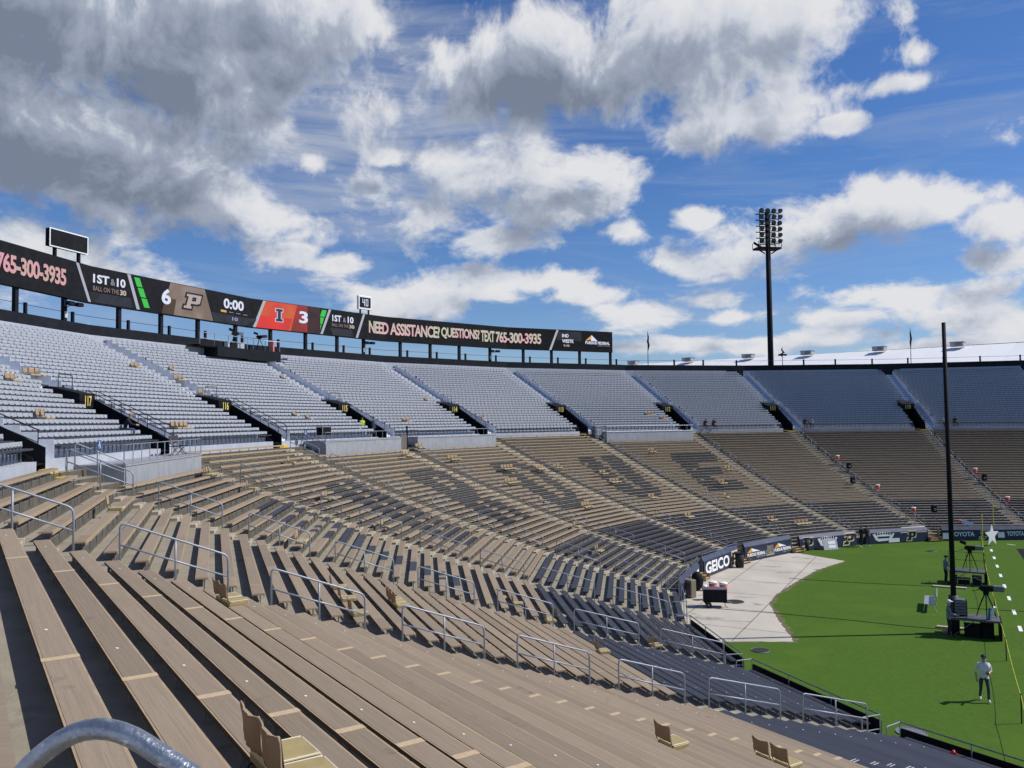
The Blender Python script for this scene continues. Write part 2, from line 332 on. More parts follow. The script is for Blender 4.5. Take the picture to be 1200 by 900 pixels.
def bend(pts, r=.1, n=4):
    """round the inner corners of a polyline"""
    P = [Vector(p) for p in pts]; out = [P[0]]
    for i in range(1, len(P)-1):
        a = (P[i-1]-P[i]); c = (P[i+1]-P[i]); d = min(r, a.length*.45, c.length*.45)
        a = P[i]+a.normalized()*d; c = P[i]+c.normalized()*d
        for k in range(n+1):
            t = k/n; out.append(a*(1-t)**2+P[i]*2*t*(1-t)+c*t*t)
    out.append(P[-1]); return out
_txt = {}
def text_mesh(body, bold=.0, depth=.0, space=1.):
    """outline lettering as plain mesh data: list of (x, y) verts with faces; cap height about .7 per unit"""
    key = (body, bold, space)
    if key in _txt: return _txt[key]
    cu = bpy.data.curves.new('lettering', 'FONT'); cu.body = body; cu.size = 1; cu.offset = bold; cu.space_character = space; cu.resolution_u = 3
    o = bpy.data.objects.new('lettering', cu); COL.objects.link(o)
    dg = bpy.context.evaluated_depsgraph_get(); me = o.evaluated_get(dg).to_mesh()
    V = [(v.co.x, v.co.y) for v in me.vertices]; Fc = [tuple(p.vertices) for p in me.polygons]
    o.evaluated_get(dg).to_mesh_clear(); bpy.data.objects.remove(o); bpy.data.curves.remove(cu)
    x0 = min(v[0] for v in V); x1 = max(v[0] for v in V); y0 = min(v[1] for v in V); y1 = max(v[1] for v in V)
    V = [((x-x0)/(x1-x0), (y-y0)/(y1-y0)) for x, y in V]
    _txt[key] = (V, Fc); return _txt[key]
def put_text(mb, body, fn, x0, x1, y0, y1, bold=.02, mi=0, space=1.):
    """lettering stretched into the box x0..x1, y0..y1 and placed through fn(x, y) -> point"""
    V, Fc = text_mesh(body, bold, space=space); b = len(mb.v)
    mb.v += [tuple(fn(x0+(x1-x0)*x, y0+(y1-y0)*y)) for x, y in V]
    for f in Fc: mb.f.append(tuple(b+i for i in f)); mb.m.append(mi)
    return mb
# ------------------------------------------------------------------ the bowl: a polygon of straight sections between radial aisles
S = radians(13.763270679842167); PS0 = radians(-116.60454108090933)
AW, AR, ZR, A0 = 31.9095, 73.8821, 18.3462, 58.2127
WD = .61; NR = 43; BH = .21
PSr = lambda k: PS0+k*S
PS = {k: PSr(k) for k in range(-2, 14)}
PS[8] -= radians(.75); PS[9] += radians(1.0); PS[10] += radians(.6)
CH = cos(S/2)
def zt(i): return 9.5119-(.2589*i-.0024*i*(i-1)/2)
def Z(i):  # tread height of row i (0 = top row)
    return zt(i)-BH if i <= 29 else zt(29)-BH-.17*(i-29)
def nose(i): return A0-i*WD-.35
class Sec:
    def __init__(s, j):
        s.j = j; s.m = (PS[j-1]+PS[j])/2; s.h = (PS[j]-PS[j-1])/2
        s.n = Vector((sin(s.m), cos(s.m), 0)); s.t = Vector((cos(s.m), -sin(s.m), 0))
    def ae(s, a): return a/CH*cos(s.h)
    def half(s, a): return a/CH*sin(s.h)
    def p(s, a, u, z): v = s.n*s.ae(a)+s.t*u; return Vector((v.x, v.y, z))
SEC = {j: Sec(j) for j in range(-1, 13)}
UN = -11.9                                        # near end of the nearest section, at the aisle the viewer stands in
def ends(j, a, oL=0., oR=0.):
    s = SEC[j]; h = s.half(a)
    lo = UN if j == 0 else -h+oL/cos(s.h)
    return lo, h-oR/cos(s.h)
def aisle_p(k, a, off, z):
    ps = PS[k]; R = a/CH
    return Vector((R*sin(ps)+off*cos(ps), R*cos(ps)-off*sin(ps), z))
def rim(kf, a, z):
    ps = PSr(kf); j = max(-1, min(12, int(math.floor(kf))+1))
    for q in (j-1, j, j+1):
        if q in SEC and PS[q-1] <= ps <= PS[q]: j = q
    s = SEC[j]; return s.p(a, s.ae(a)*tan(ps-s.m), z)
SIGN = {2: 117, 3: 116, 4: 115, 5: 114, 6: 113, 7: 112, 8: 111, 9: 110}
LETN = {2: 'painted letter P', 3: 'first painted letter U', 4: 'painted letter R', 5: 'painted letter D', 6: 'second painted letter U', 7: 'painted letter E'}
def where(j):
    if j == 0: return 'in the nearest section'
    if j == 1: return 'past the first handrail aisle'
    if j in LETN: return 'in the %s section' % LETN[j]
    return '%s section right of painted letter E' % ORD[j-8]
# --- ground and field
tag(MB().face([(-1500, -1500, -.012), (1500, -1500, -.012), (1500, 1500, -.012), (-1500, 1500, -.012)]).build('ground', mat('ground_soil', (.16, .15, .10), .9, col2=(.08, .12, .04), scale=.05)), kind='structure')
fld = [aisle_p(k, AW+.3, 0, 0) for k in range(0, 13)]
s0 = SEC[0]; fld = [s0.p(AW+.3, -60, 0)]+fld+[Vector((120, 75, 0)), Vector((120, -75, 0))]
def grid_field():
    mb = MB(); mb.face([(p.x, p.y, 0) for p in reversed(fld)]); return mb
tag(grid_field().build('field', M_grass), kind='structure')
pad = [(-18.3, 26.6), (-15.76, 22.05), (-19.17, 18.43), (-22.3, 14.0), (-24.79, 10.16), (-25.9, 7.9), (-26.29, 6.03), (-27.36, -.75), (-31.0, -.6)]
def rough(P, step, amp):
    out = []
    for (x0, y0), (x1, y1) in zip(P[:-1], P[1:]):
        L_ = math.hypot(x1-x0, y1-y0); n = max(1, int(L_/step))
        for q in range(n):
            f = q/n; a_ = random.uniform(-amp, amp) if q else 0
            out.append((x0+(x1-x0)*f-(y1-y0)/L_*a_, y0+(y1-y0)*f+(x1-x0)/L_*a_))
    return out+[P[-1]]
wl = [rim(kf, AW+.25, 0) for kf in (2.05, 2.5, 3, 3.5, 4, 4.5, 5, 5.2)]
PADP = rough(pad, .3, .06)+[(p.x, p.y) for p in wl]
tag(MB().face([(x, y, .006) for x, y in PADP]).build('concrete_apron', M_pad), kind='structure')
tag(MB().face([(x, y, .003) for x, y in rough([(x+.22*(1 if x > -30 else 0), y-.12) for x, y in pad], .25, .16)+[(p.x, p.y) for p in wl]]).build('worn_turf_border', mat('bare_soil', (.16, .13, .07), .95, col2=(.09, .10, .03), scale=3)), kind='structure')
def inside(x, y, P):
    c = False
    for (x0, y0), (x1, y1) in zip(P, P[1:]+P[:1]):
        if (y0 > y) != (y1 > y) and x < (x1-x0)*(y-y0)/(y1-y0)+x0: c = not c
    return c
jm = MB()
for ang, gap, off in ((radians(62), 3.6, .7), (radians(-28), 4.4, 1.5)):
    ux, uy = cos(ang), sin(ang)
    for q in range(-14, 15):
        bx_, by_ = -25-uy*(q*gap+off), 8+ux*(q*gap+off); run = None
        for w in range(-130, 131):
            x, y = bx_+ux*w*.2, by_+uy*w*.2; ok = inside(x, y, PADP)
            if ok and run is None: run = (x, y)
            if run and (not ok or w == 130):
                c_ = Vector(((run[0]+x)/2, (run[1]+y)/2, .008)); jm.obox(c_, (ux*math.hypot(x-run[0], y-run[1])/2, uy*math.hypot(x-run[0], y-run[1])/2, 0), (-uy*.022, ux*.022, 0), (0, 0, .0012)); run = None
tag(jm.build('apron_joint', mat('joint_filler', (.10, .09, .08), .9)), kind='structure')
stm = MB()
for px, py, rx, ry in ((925, 652, 1.6, .35), (905, 664, 1.1, .4), (918, 671, .7, .2), (897, 683, 1.3, .25), (905, 690, 1.0, .25), (884, 660, .9, .15), (925, 740, .9, .2), (870, 700, .8, .14), (860, 728, 1.0, .12), (950, 655, 1.3, .16)):
    c_ = onz(px, py); A_ = random.uniform(.3, .7); pts = []
    for q in range(16):
        rr = random.uniform(.55, 1.1); pts.append((c_.x+rx*rr*cos(q*pi/8)*cos(A_)-ry*rr*sin(q*pi/8)*sin(A_), c_.y-rx*rr*cos(q*pi/8)*sin(A_)*.4+ry*rr*sin(q*pi/8)*cos(A_), .0095))
    if all(inside(x, y, PADP) for x, y, z in pts): stm.face(pts)
tag(stm.build('oil_stain', mat('stained_concrete', (.24, .22, .19), .9, col2=(.42, .39, .34), scale=2.5)), kind='structure')
mb = MB()
e1 = Vector((.8884, -.4591, 0)); e2 = Vector((.4591, .8884, 0))        # along the sideline, along the end line
d0 = Vector((-2.11, 26.35, 0)); d1 = Vector((-15.03, 1.28, 0)); dd_ = (d0-d1).normalized(); cr = Vector((dd_.y, -dd_.x, 0))
for k in range(-4, 8):
    c = d1+(d0-d1)*k/7.
    mb.obox(c+Vector((0, 0, .006)), dd_*.62, cr*.085, (0, 0, .001))
o = mb.build('dashed_field_marking', M_white); tag(o, kind='structure')
p = onz(1191, 643); q = onz(1200, 656)
mb = MB(); mb.face([p+Vector((0, 0, .007)), q+Vector((0, 0, .007)), q+e1*14+Vector((0, 0, .007)), p+e1*14+Vector((0, 0, .007))])
tag(mb.build('end_zone_paint', M_black), kind='structure')
a, b = onz(1180, 637.5), onz(1190, 639)
mb = MB(); mb.obox((a+b)/2+Vector((0, 0, .006)), (b-a)/2, Vector((-(b-a).y, (b-a).x, 0)).normalized()*.06, (0, 0, .001)); tag(mb.build('goal_line_marking', M_white), kind='structure')
# --- lower terrace
def terrace():
    mb = MB()
    for j in range(0, 13):
        s = SEC[j]
        E = lambda a, z, w: (s.p(a, -34 if (j == 0 and w < 0) else w*s.half(a), z))
        for i in range(NR):
            ai = nose(i); ao = nose(i-1) if i else A0+.14
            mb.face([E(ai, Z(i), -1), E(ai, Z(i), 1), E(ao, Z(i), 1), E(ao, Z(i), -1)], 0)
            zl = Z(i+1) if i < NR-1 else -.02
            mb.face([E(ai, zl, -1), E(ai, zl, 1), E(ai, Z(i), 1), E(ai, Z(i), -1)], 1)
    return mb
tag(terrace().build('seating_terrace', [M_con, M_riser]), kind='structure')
# --- upper terrace, silver
NS = 28; ZS0 = 9.75; DZ = .261; DS = .55; AS0 = A0+.14
zs = lambda j: ZS0+DZ*j
as_ = lambda j: AS0+DS*j
TL, TR, NP = 1.15, .05, 11                         # portal trench, left and right edge from its radial line; rows it cuts
def silver_terrace():
    mb = MB()
    for j in range(0, 13):
        s = SEC[j]
        for r in range(NS):
            cut = r < NP
            def E(a, z, w):
                u = w*s.half(a)
                if j == 0 and w < 0: u = -34
                elif cut and w < 0 and 1 <= j-1 <= 9: u += TR/cos(s.h)
                elif cut and w > 0 and 1 <= j <= 9: u -= TL/cos(s.h)
                return s.p(a, u, z)
            a0, a1 = as_(r), as_(r+1)
            mb.face([E(a0, zs(r), -1), E(a0, zs(r), 1), E(a1, zs(r), 1), E(a1, zs(r), -1)])
            zl = zs(r-1) if r else Z(0)-.01
            mb.face([E(a0, zl, -1), E(a0, zl, 1), E(a0, zs(r), 1), E(a0, zs(r), -1)])
    return mb
tag(silver_terrace().build('upper_seating_terrace', M_silcon), kind='structure')
def rear_kerb():
    mb = MB()
    for j in range(0, 13):
        q = SEC[j]; h = q.half(AR-.06)
        mb.obox(q.p(AR-.05, 0, 17.1), q.t*h, q.n*.03, (0, 0, .5))
    return mb
tag(rear_kerb().build('rear_kerb_wall', M_silcon), kind='structure')
# --- aisle steps
def step_mesh(w, d, h):
    return MB().bbox(-w/2, w/2, 0, d, 0, h, .012).mesh('step', M_step)
STEPM = {}
def aisle_steps():
    for k in range(0, 11):
        o = thing('aisle_stairs', None, None, (0, 0, 0)); tag(o, kind='structure')
        far = MB()
        for i in range(-1, NR-1):
            rise = (Z(i)-Z(i+1)) if i >= 0 else .30
            top = Z(i+1) if i >= 0 else Z(0)
            aa = nose(i)-.30 if i >= 0 else A0-.17
            p = aisle_p(k, aa, 0, top-.005); yel = (i == -1 or (i == 0 and k == 1)) and k in (1, 3, 6, 7, 8, 9)
            if k <= 6:
                h = rise/2; key = (round(h, 3), yel)
                if key not in STEPM:
                    STEPM[key] = MB().bbox(-.56, .56, 0, .30, 0, h+.005, .012).mesh('step', M_yel if yel else M_step)
                st = link('step', STEPM[key], o); st.location = p; st.rotation_euler = (0, 0, -PS[k]+random.uniform(-.012, .012))
            else:
                t = Vector((cos(PS[k]), -sin(PS[k]), 0)); n = Vector((sin(PS[k]), cos(PS[k]), 0))
                far.obox(p+n*.15+Vector((0, 0, rise/4)), t*.56, n*.15, (0, 0, rise/4+.003), 1 if yel else 0)
        if far.v: far.build('step_run', [M_step, M_yel], o)
        up = MB(); t = Vector((cos(PS[k]), -sin(PS[k]), 0)); n = Vector((sin(PS[k]), cos(PS[k]), 0))
        if 1 <= k <= 9:
            for r in range(NS-1):
                p = aisle_p(k, as_(r+1)-.27, 0, zs(r))
                w_ = .52 if r < NP else .40; up.obox(p+t*(w_+.14)+n*.13+Vector((0, 0, DZ/4)), t*w_, n*.13, (0, 0, DZ/4))
                a_ = aisle_p(k, as_(r), 1.2 if r < NP else .95, zs(r)); up.obox(a_+n*.275+Vector((0, 0, .36)), t*.012, n*.276, (0, 0, .36))  # added side panel, hides the shaded seat ends so the aisle looks pale
            up.build('upper_steps_added_panels', mat('pale_step_paint', (.82, .84, .88), .7, col2=(.70, .72, .76), scale=3), o)  # paint lightened to offset the shade on the added panels
aisle_steps()
# ------------------------------------------------------------------ benches
GLY = {'P': ["1111110", "1111111", "1110111", "1110011", "1110011", "1110111", "1111111", "1111110", "1110000", "1110000", "1110000", "1110000", "1110000", "1110000", "1110000"],
       'U': ["1110111"]*11+["1110111", "1111111", "1111111", "0111110"],
       'R': ["1111110", "1111111", "1110111", "1110011", "1110011", "1110111", "1111111", "1111110", "1111100", "1110110", "1110111", "1110111", "1110011", "1110011", "1110011"],
       'D': ["1111100", "1111110", "1110111", "1110011", "1110011", "1110011", "1110011", "1110011", "1110011", "1110011", "1110011", "1110111", "1111110", "1111110", "1111100"],
       'E': ["1111111", "1111111", "1111111", "1111111", "1110000", "1110000", "1111110", "1111110", "1111110", "1110000", "1110000", "1111111", "1111111", "1111111", "1111111"]}
LET = {2: 'P', 3: 'U', 4: 'R', 5: 'D', 6: 'U', 7: 'E'}
OFF = {2: .12, 3: .06, 4: .03, 5: 0, 6: 0, 7: 0}
def runs(j, i, lo, hi):
    """colour runs along a bench: (u0, u1, black?)"""
    if i >= 30: return [(lo, hi, True)]
    if j in LET and 9 <= i <= 23:
        row = GLY[LET[j]][i-9]; l = .43+OFF[j]*0-.0157*(i-9); w = .52; out = []
        full = hi-lo; q = .46
        def sn(x): return lo+round(x*full/q)*q
        cur = lo; k = 0
        while k < 7:
            if row[k] == '1':
                e = k
                while e+1 < 7 and row[e+1] == '1': e += 1
                u0 = sn(l+w*k/7); u1 = sn(l+w*(e+1)/7)
                if u0 > cur+.1: out.append((cur, u0, False))
                out.append((max(u0, cur), min(u1, hi), True)); cur = min(u1, hi); k = e+1
            else: k += 1
        if cur < hi-.05: out.append((cur, hi, False))
        # odd repainted planks
        if random.random() < .25:
            x = random.choice(out); ix = out.index(x)
            if x[2] and x[1]-x[0] > 1.5:
                m_ = x[0]+.46*random.randint(1, int((x[1]-x[0])/.46)-1)
                out[ix:ix+1] = [(x[0], m_, True), (m_, min(m_+.46, x[1]), False)]+([(m_+.46, x[1], True)] if m_+.46 < x[1]-.05 else [])
        return out
    return [(lo, hi, False)]
PLAT = {2: (.17, 1.0), 4: (.18, 1.0), 5: (.13, .97), 7: (.08, .97)}      # sections whose top rows carry an accessible platform
def split(rs, j, i):
    """cut long runs at the plank joints"""
    out = []
    for a, b, k in rs:
        cuts = []
        if j == 0:
            h = SEC[0].half(A0-i*WD); cuts = [h-4.93+.02*sin(i*3), h-11.35+.03*sin(i*5)]
        elif b-a > 5:
            ph = [1.15, b-a-1.2, (b-a)*.5+sin(i*2.1+j)*.5] if j <= 3 else [(b-a)*.5+sin(i*2.1+j)]
            cuts = [a+x for x in ph]
        cs = sorted(c for c in cuts if a+.5 < c < b-.5); pr = a
        for c in cs: out.append((pr, c, k, True)); pr = c
        out.append((pr, b, k, False))
    return out
def plank_mb(mb, a, b, black, pale=0):
    tp, ed, en = (2, 2, 2) if black else (0, 1, 1)
    mb.box(a, b, -.120, .120, BH-.038, BH-.003, mis=[en, en, ed, ed, tp, tp])
    mb.box(a, b, -.141, -.1205, BH-.082, BH-.006, ed); mb.box(a, b, .1205, .138, BH-.052, BH-.006, mis=[ed, ed, ed, 2 if black else 3, ed, ed])
BRK = MB(); BRK.box(-.03, .03, -.12, .10, BH-.085, BH-.039); BRK.box(-.028, .028, -.066, -.044, -.135, BH-.046); BRK.box(-.026, .026, .07, .11, 0, BH-.094)
BRKM = BRK.mesh('bracket', M_brk)
JOINTM = MB().box(-.055, .055, -.143, .143, BH-.0025, BH+.0015).mesh('joint_plate', M_joint)
JOINTW = MB().box(-.055, -.025, -.11, .11, BH-.0025, BH+.001).box(.025, .055, -.11, .11, BH-.0025, BH+.001).mesh('joint_plate', mat('worn_white_plate', (.5, .51, .53), .6))
JOINTN = MB().box(-.011, .011, -.142, .142, BH-.0055, BH-.0005).mesh('joint_strip', M_joint)
DOTM = MB().tube([(0, 0, BH-.004), (0, 0, BH+.004)], .016, 7).mesh('number_disc', M_white)
BENCH = []
for j in range(0, 12):
    for i in range(NR):
        if j in PLAT and i < 3: continue
        a = A0-i*WD-.31; lo, hi = ends(j, a, .70, .70)
        if j == 0 and i < 0: continue
        BENCH.append((j, i, a, lo, hi))
def score(b):
    j, i, a, lo, hi = b; s = SEC[j]; best = 0; tot = 0; n = 8; prev = None
    for k in range(n+1):
        q = proj(s.p(a, lo+(hi-lo)*k/n, Z(i)+BH))
        ok = q and -20 < q[0] < 1220 and 0 < q[1] < 930
        if ok and prev: tot += math.hypot(q[0]-prev[0], q[1]-prev[1])*.28*FPX/q[2]
        prev = q if ok else None
    return tot
sc_ = sorted(BENCH, key=score, reverse=True)
NB = 296
TOP = set((b[0], b[1]) for b in sc_[:NB]); 
rest = MB()
for j, i, a, lo, hi in BENCH:
    s = SEC[j]; rs = split(runs(j, i, lo, hi), j, i); L_ = hi-lo; nb = max(3, int(L_/(1.15 if j < 5 else 1.6))); bx = [lo+.25+(L_-.5)*k/nb for k in range(nb+1)]
    if (j, i) in TOP:
        um = (lo+hi)/2; c = s.p(a, um, Z(i)); near = (s.p(a, hi if j == 0 else um, Z(i))-CAM).length < 34
        kind = 'navy' if all(r[2] for r in rs) else ('tan and black' if any(r[2] for r in rs) else 'tan')
        o = thing('bleacher_bench', '%s bench, %s row from the top, %s' % (kind, ordn(i+1), where(j)), 'bench', c, -s.m, 'bleacher benches of the lower bowl')
        for r0, r1, blk, jt in rs:
            m_ = MB(); plank_mb(m_, r0-um+.003, r1-um-.003, blk); pl = m_.build('plank', [M_plank, M_edge, M_blk, M_edged], o)
            if jt:
                x = None
                if j == 0: x = link('joint_plate', JOINTW if blk else JOINTM, o)
                elif not blk: x = link('joint_strip', JOINTN, o)
                if x: x.location = (r1-um, 0, 0)
        if near:
            for x in bx: k_ = link('bracket', BRKM, o); k_.location = (x-um, 0, 0)
        else:
            m_ = MB()
            for x in bx:
                m_.box(x-um-.03, x-um+.03, -.12, .10, BH-.085, BH-.039); m_.box(x-um-.025, x-um+.025, -.066, -.044, -.135, BH-.046)
            tag(m_.build('bracket_row', M_brk, o), kind='stuff')
        if j == 0 or (j <= 4 and i >= 28):
            for x in ((hi-9.45, hi-1.1) if j == 0 else (lo+1.4, um, hi-1.4)):
                k_ = link('number_disc', DOTM, o); k_.location = (x-um, .02, 0)
    else:
        for r0, r1, blk, jt in rs:
            tp, ed = (2, 2) if blk else (0, 1); z = Z(i)
            rest.obox(s.p(a, (r0+r1)/2, z+BH-.041), s.t*((r1-r0)/2-.003), s.n*.14, (0, 0, .041), mis=[ed, ed, ed, ed, tp, tp])
        for x in bx: rest.obox(s.p(a, x, z+.015)+s.n*-.056, s.t*.022, s.n*.012, (0, 0, .148), 3)
tag(rest.build('bleacher_benches', [M_plank, M_edge, M_blk, M_brk]), 'rows of far tan and navy benches low in the curve of the bowl', 'benches', 'bleacher benches of the lower bowl', 'stuff')
# ------------------------------------------------------------------ silver seats
SW = .49
def seat_geo(mb, T):
    """T maps local (x, y, z) to a point"""
    def bx(x0, x1, y0, y1, z0, z1, mi):
        b = len(mb.v)
        for x in (x0, x1):
            for y in (y0, y1):
                for z in (z0, z1): mb.v.append(T(x, y, z))
        for ff in ((0, 1, 3, 2), (4, 6, 7, 5), (0, 4, 5, 1), (2, 3, 7, 6), (0, 2, 6, 4), (1, 5, 7, 3)): mb.f.append(tuple(b+q for q in ff)); mb.m.append(mi)
    bx(-SW/2, SW/2, -.15, .14, .392, .450, 1)
    bx(-SW/2-.013, -SW/2+.013, .10, .15, .0, .55, 2)
    prof = [(-.234, .515), (.234, .515), (.232, .655), (.212, .682), (-.212, .682), (-.232, .655)]
    b = len(mb.v)
    for y in (.0, .028):
        for x, z in prof: mb.v.append(T(x, .165+(z-.475)*.06+y, z))
    mb.f.append(tuple(b+q for q in range(6))); mb.m.append(0); mb.f.append(tuple(b+6+q for q in range(5, -1, -1))); mb.m.append(0)
    for q in range(6): mb.f.append((b+(q+1) % 6, b+q, b+6+q, b+6+(q+1) % 6)); mb.m.append(0)
SEATS = []
for j in range(1, 11):
    s = SEC[j]
    for r in range(NS):
        a = as_(r)+.24; h = s.half(a); lo = -h+((1.25 if r < NP else 1.0) if 1 <= j-1 <= 9 else .1); hi = h-((TL+.08) if (r < NP and 1 <= j <= 9) else .12)
        ph = (r*.37 % 1)*SW; n = int((hi-lo-ph*.5)/SW)
        for q in range(n):
            u = hi-.25-(ph*.5)-q*SW
            c = s.p(a, u, zs(r)); px = proj((c.x, c.y, c.z+.5))
            # places taken by the camera stand under the screen
            kf = (s.m+atan2(u, s.ae(a))-PS0)/S
            if r >= 24 and 3.55 < kf < 4.14: continue
            if r >= 26 and 3.50 < kf < 4.2: continue
            SEATS.append(((c-CAM).length if px and -10 < px[0] < 1210 else 1e4, j, r, q, u, a, c))
SEATS.sort(key=lambda x: x[0])
pm = MB(); seat_geo(pm, lambda x, y, z: (x, y, z)); SEATM = pm.mesh('stadium_seat', [M_silver, M_sdark, M_sleg])
rest = MB()
for d_, j, r, q, u, a, c in SEATS[:296]:
    s = SEC[j]; o = link('stadium_seat', SEATM); o.location = c; o.rotation_euler = (0, 0, -s.m)
    tag(o, 'silver seat, %s row up, %s seat left of the %s black portal from the left' % (ordn(r+1), ordn(q+1), ORD[j-1]), 'seat', 'silver seats of the upper stand')
for d_, j, r, q, u, a, c in SEATS[296:]:
    s = SEC[j]; cm, sm = cos(-s.m), sin(-s.m)
    seat_geo(rest, lambda x, y, z: (c.x+x*cm-y*sm, c.y+x*sm+y*cm, c.z+z))
tag(rest.build('stadium_seats', [M_silver, M_sdark, M_sleg]), 'rows of silver seats filling the upper stand', 'seats', 'silver seats of the upper stand', 'stuff')
# ------------------------------------------------------------------ portals
DIGV = lambda k: Vector((cos(PS[k]), -sin(PS[k]), 0))
def portal(k):
    no = SIGN[k] if k in SIGN else None
    loc = aisle_p(k, A0, 0, 9.66)
    t = thing('portal', ('black portal numbered %d in the silver seats, %s portal from the left' % (no, ORD[k-1])) if no else 'black stairwell portal at the left edge, cut into the silver seats', 'portal', loc, -PS[k], 'numbered portals of the upper stand')
    R = 1/CH                                    # radial metres per metre of apothem, negligible
    MB().box(-1.15, .05, .16, 8.4, -.06, 0).build('floor_slab', M_black, t)
    prof = lambda y: ZS0-9.66+DZ*max(0, (y-.14)/DS)+.10
    for x0, up_ in ((-1.23, .05), (.05, .62)):
        mb = MB(); mb.prism([(.10, -.6), (5.95, -.6), (5.95, prof(5.95)+up_*.5), (4.1, prof(4.1)+up_), (.10, prof(.10)+up_*.55)], (x0, 0, 0), (0, 1, 0), (0, 0, 1), (.08, 0, 0)); mb.build('side_wall', M_black, t)
    mb = MB()
    mb.prism([(4.05, 2.19), (5.95, 2.19), (5.95, 3.28), (5.75, 3.30), (4.1, 2.92), (4.05, 2.88)], (-1.30, 0, 0), (0, 1, 0), (0, 0, 1), (1.50, 0, 0))
    mb.prism([(4.0, 2.5), (6., 2.5), (6., 2.55), (4., 2.55)], (-1.315, 0, 0), (0, 1, 0), (0, 0, 1), (1.53, 0, 0))
    h = mb.build('header_box', M_black, t)
    pl = MB()
    if no:
        put_text(pl, str(no), lambda x, y: (x, 3.99, y), -.88, -.24, 2.27, 2.80, bold=.02)
        pl.build('portal_number', mat('sign_yellow', (.78, .62, .16), .5), h)
    back = MB(); back.box(-1.15, .05, 8.4, 8.48, -.06, 2.3); back.build('rear_wall', M_black, t)
    ce = MB(); ce.box(-1.15, .05, 5.95, 8.4, 2.19, 2.27); ce.build('soffit', M_black, t)
    for x in ((.13, 1.17) if 2 <= k <= 3 else (.13,)):
        mb = MB(); top = []
        ys = (.35, 1.75, 3.15, 4.5)
        for y in ys:
            z0 = prof(y)-.1; mb.tube([(x, y, z0), (x, y, z0+.97)], .021, 5)
        mb.tube([(x, ys[0], prof(ys[0])+.86), (x, ys[-1], prof(ys[-1])+.86)], .024, 6)
        mb.tube([(x, ys[0], prof(ys[0])+.42), (x, ys[-1], prof(ys[-1])+.42)], .018, 5)
        mb.build('railing', M_blkpipe, t)
    mb = MB(); 
    mb.tube(bend([(-1.2, 5.2, 2.95), (-1.2, 5.2, 3.9), (.1, 5.2, 3.9), (.1, 5.2, 2.95)], .12), .022, 6); mb.build('guard_hoop', M_blkpipe, t)
for k in range(1, 10): portal(k)
# ------------------------------------------------------------------ handrails of the lower aisles
SEGS = [(.5, 4.0), (5.4, 8.9), (10.4, 13.9), (15.4, 18.9), (20.4, 23.9), (25.4, 29.0), (30.4, 34.8), (36.3, 40.8)]
def rail_proto(n):
    r0, r1 = SEGS[n]; z0 = Z(r0); L = (r1-r0)*WD/CH; 
    f = lambda x: Z(r0+(r1-r0)*x)-z0
    t = thing('handrail', 'x', 'handrail', (0, 0, -50), 0, 'handrails of the lower aisles')
    H = .98; dz = f(1)
    def pt(x, h): return (0, -L*x, dz*x+h)
    MB().tube(bend([(0, 0, -.05), pt(0, H), pt(1, H), (0, -L, dz-.05)], .14, 4), .024, 7).build('top_rail', M_galv, t, True)
    MB().tube([pt(0, .52), pt(1, .52)], .022, 6).build('mid_rail', M_galv, t, True)
    MB().tube([(0, -L*.5, f(.5)-.05), pt(.5, H-.01)], .022, 6).build('post', M_galv, t, True)
    return t
WK = {0: 'nearest handrail aisle', 1: 'second handrail aisle'}
for n in range(8):
    pr = rail_proto(n); first = True
    for k in range(0, 11):
        if n == 0 and k in (2, 4, 5, 7): continue
        nm = WK.get(k, '%s aisle from the left' % ORD[k])
        loc = aisle_p(k, A0-.31-(SEGS[n][0])*WD, 0, Z(SEGS[n][0]))
        lab = 'galvanized handrail, %s from the top of the %s' % (ordn(n+1), nm)
        if first: pr.location = loc; pr.rotation_euler = (0, 0, -PS[k]); pr['label'] = lab; first = False
        else: dup(pr, loc, -PS[k]+random.uniform(-.014, .014), lab)
# handrail in front of the viewer
ax = atdepth(96, 851, 2.0)
dr = Vector((sin(radians(97)), cos(radians(97)), 0)); dn = Vector((0, 0, -1))
t = thing('handrail', 'worn thick galvanized handrail crossing the bottom left corner', 'handrail', (ax.x, ax.y, ax.z-1.05), 0, None)
O = Vector((0, 0, 1.05)); sl_ = dr*1+dn*.47
lp = O-dr*.20+dn*.14
pts = bend([lp+dn*1.1-dr*.06, lp-dr*.02+dn*.02, O+dr*.035+Vector((0, 0, .035)), O+sl_*.55, O+sl_*1.5], .26, 8)
MB().tube(pts, .0245, 16).build('top_rail', M_galvn, t, True)
MB().tube([O+sl_*1.5+dn*.0, O+sl_*1.5+dn*1.2], .0245, 12).build('post', M_galvn, t, True)
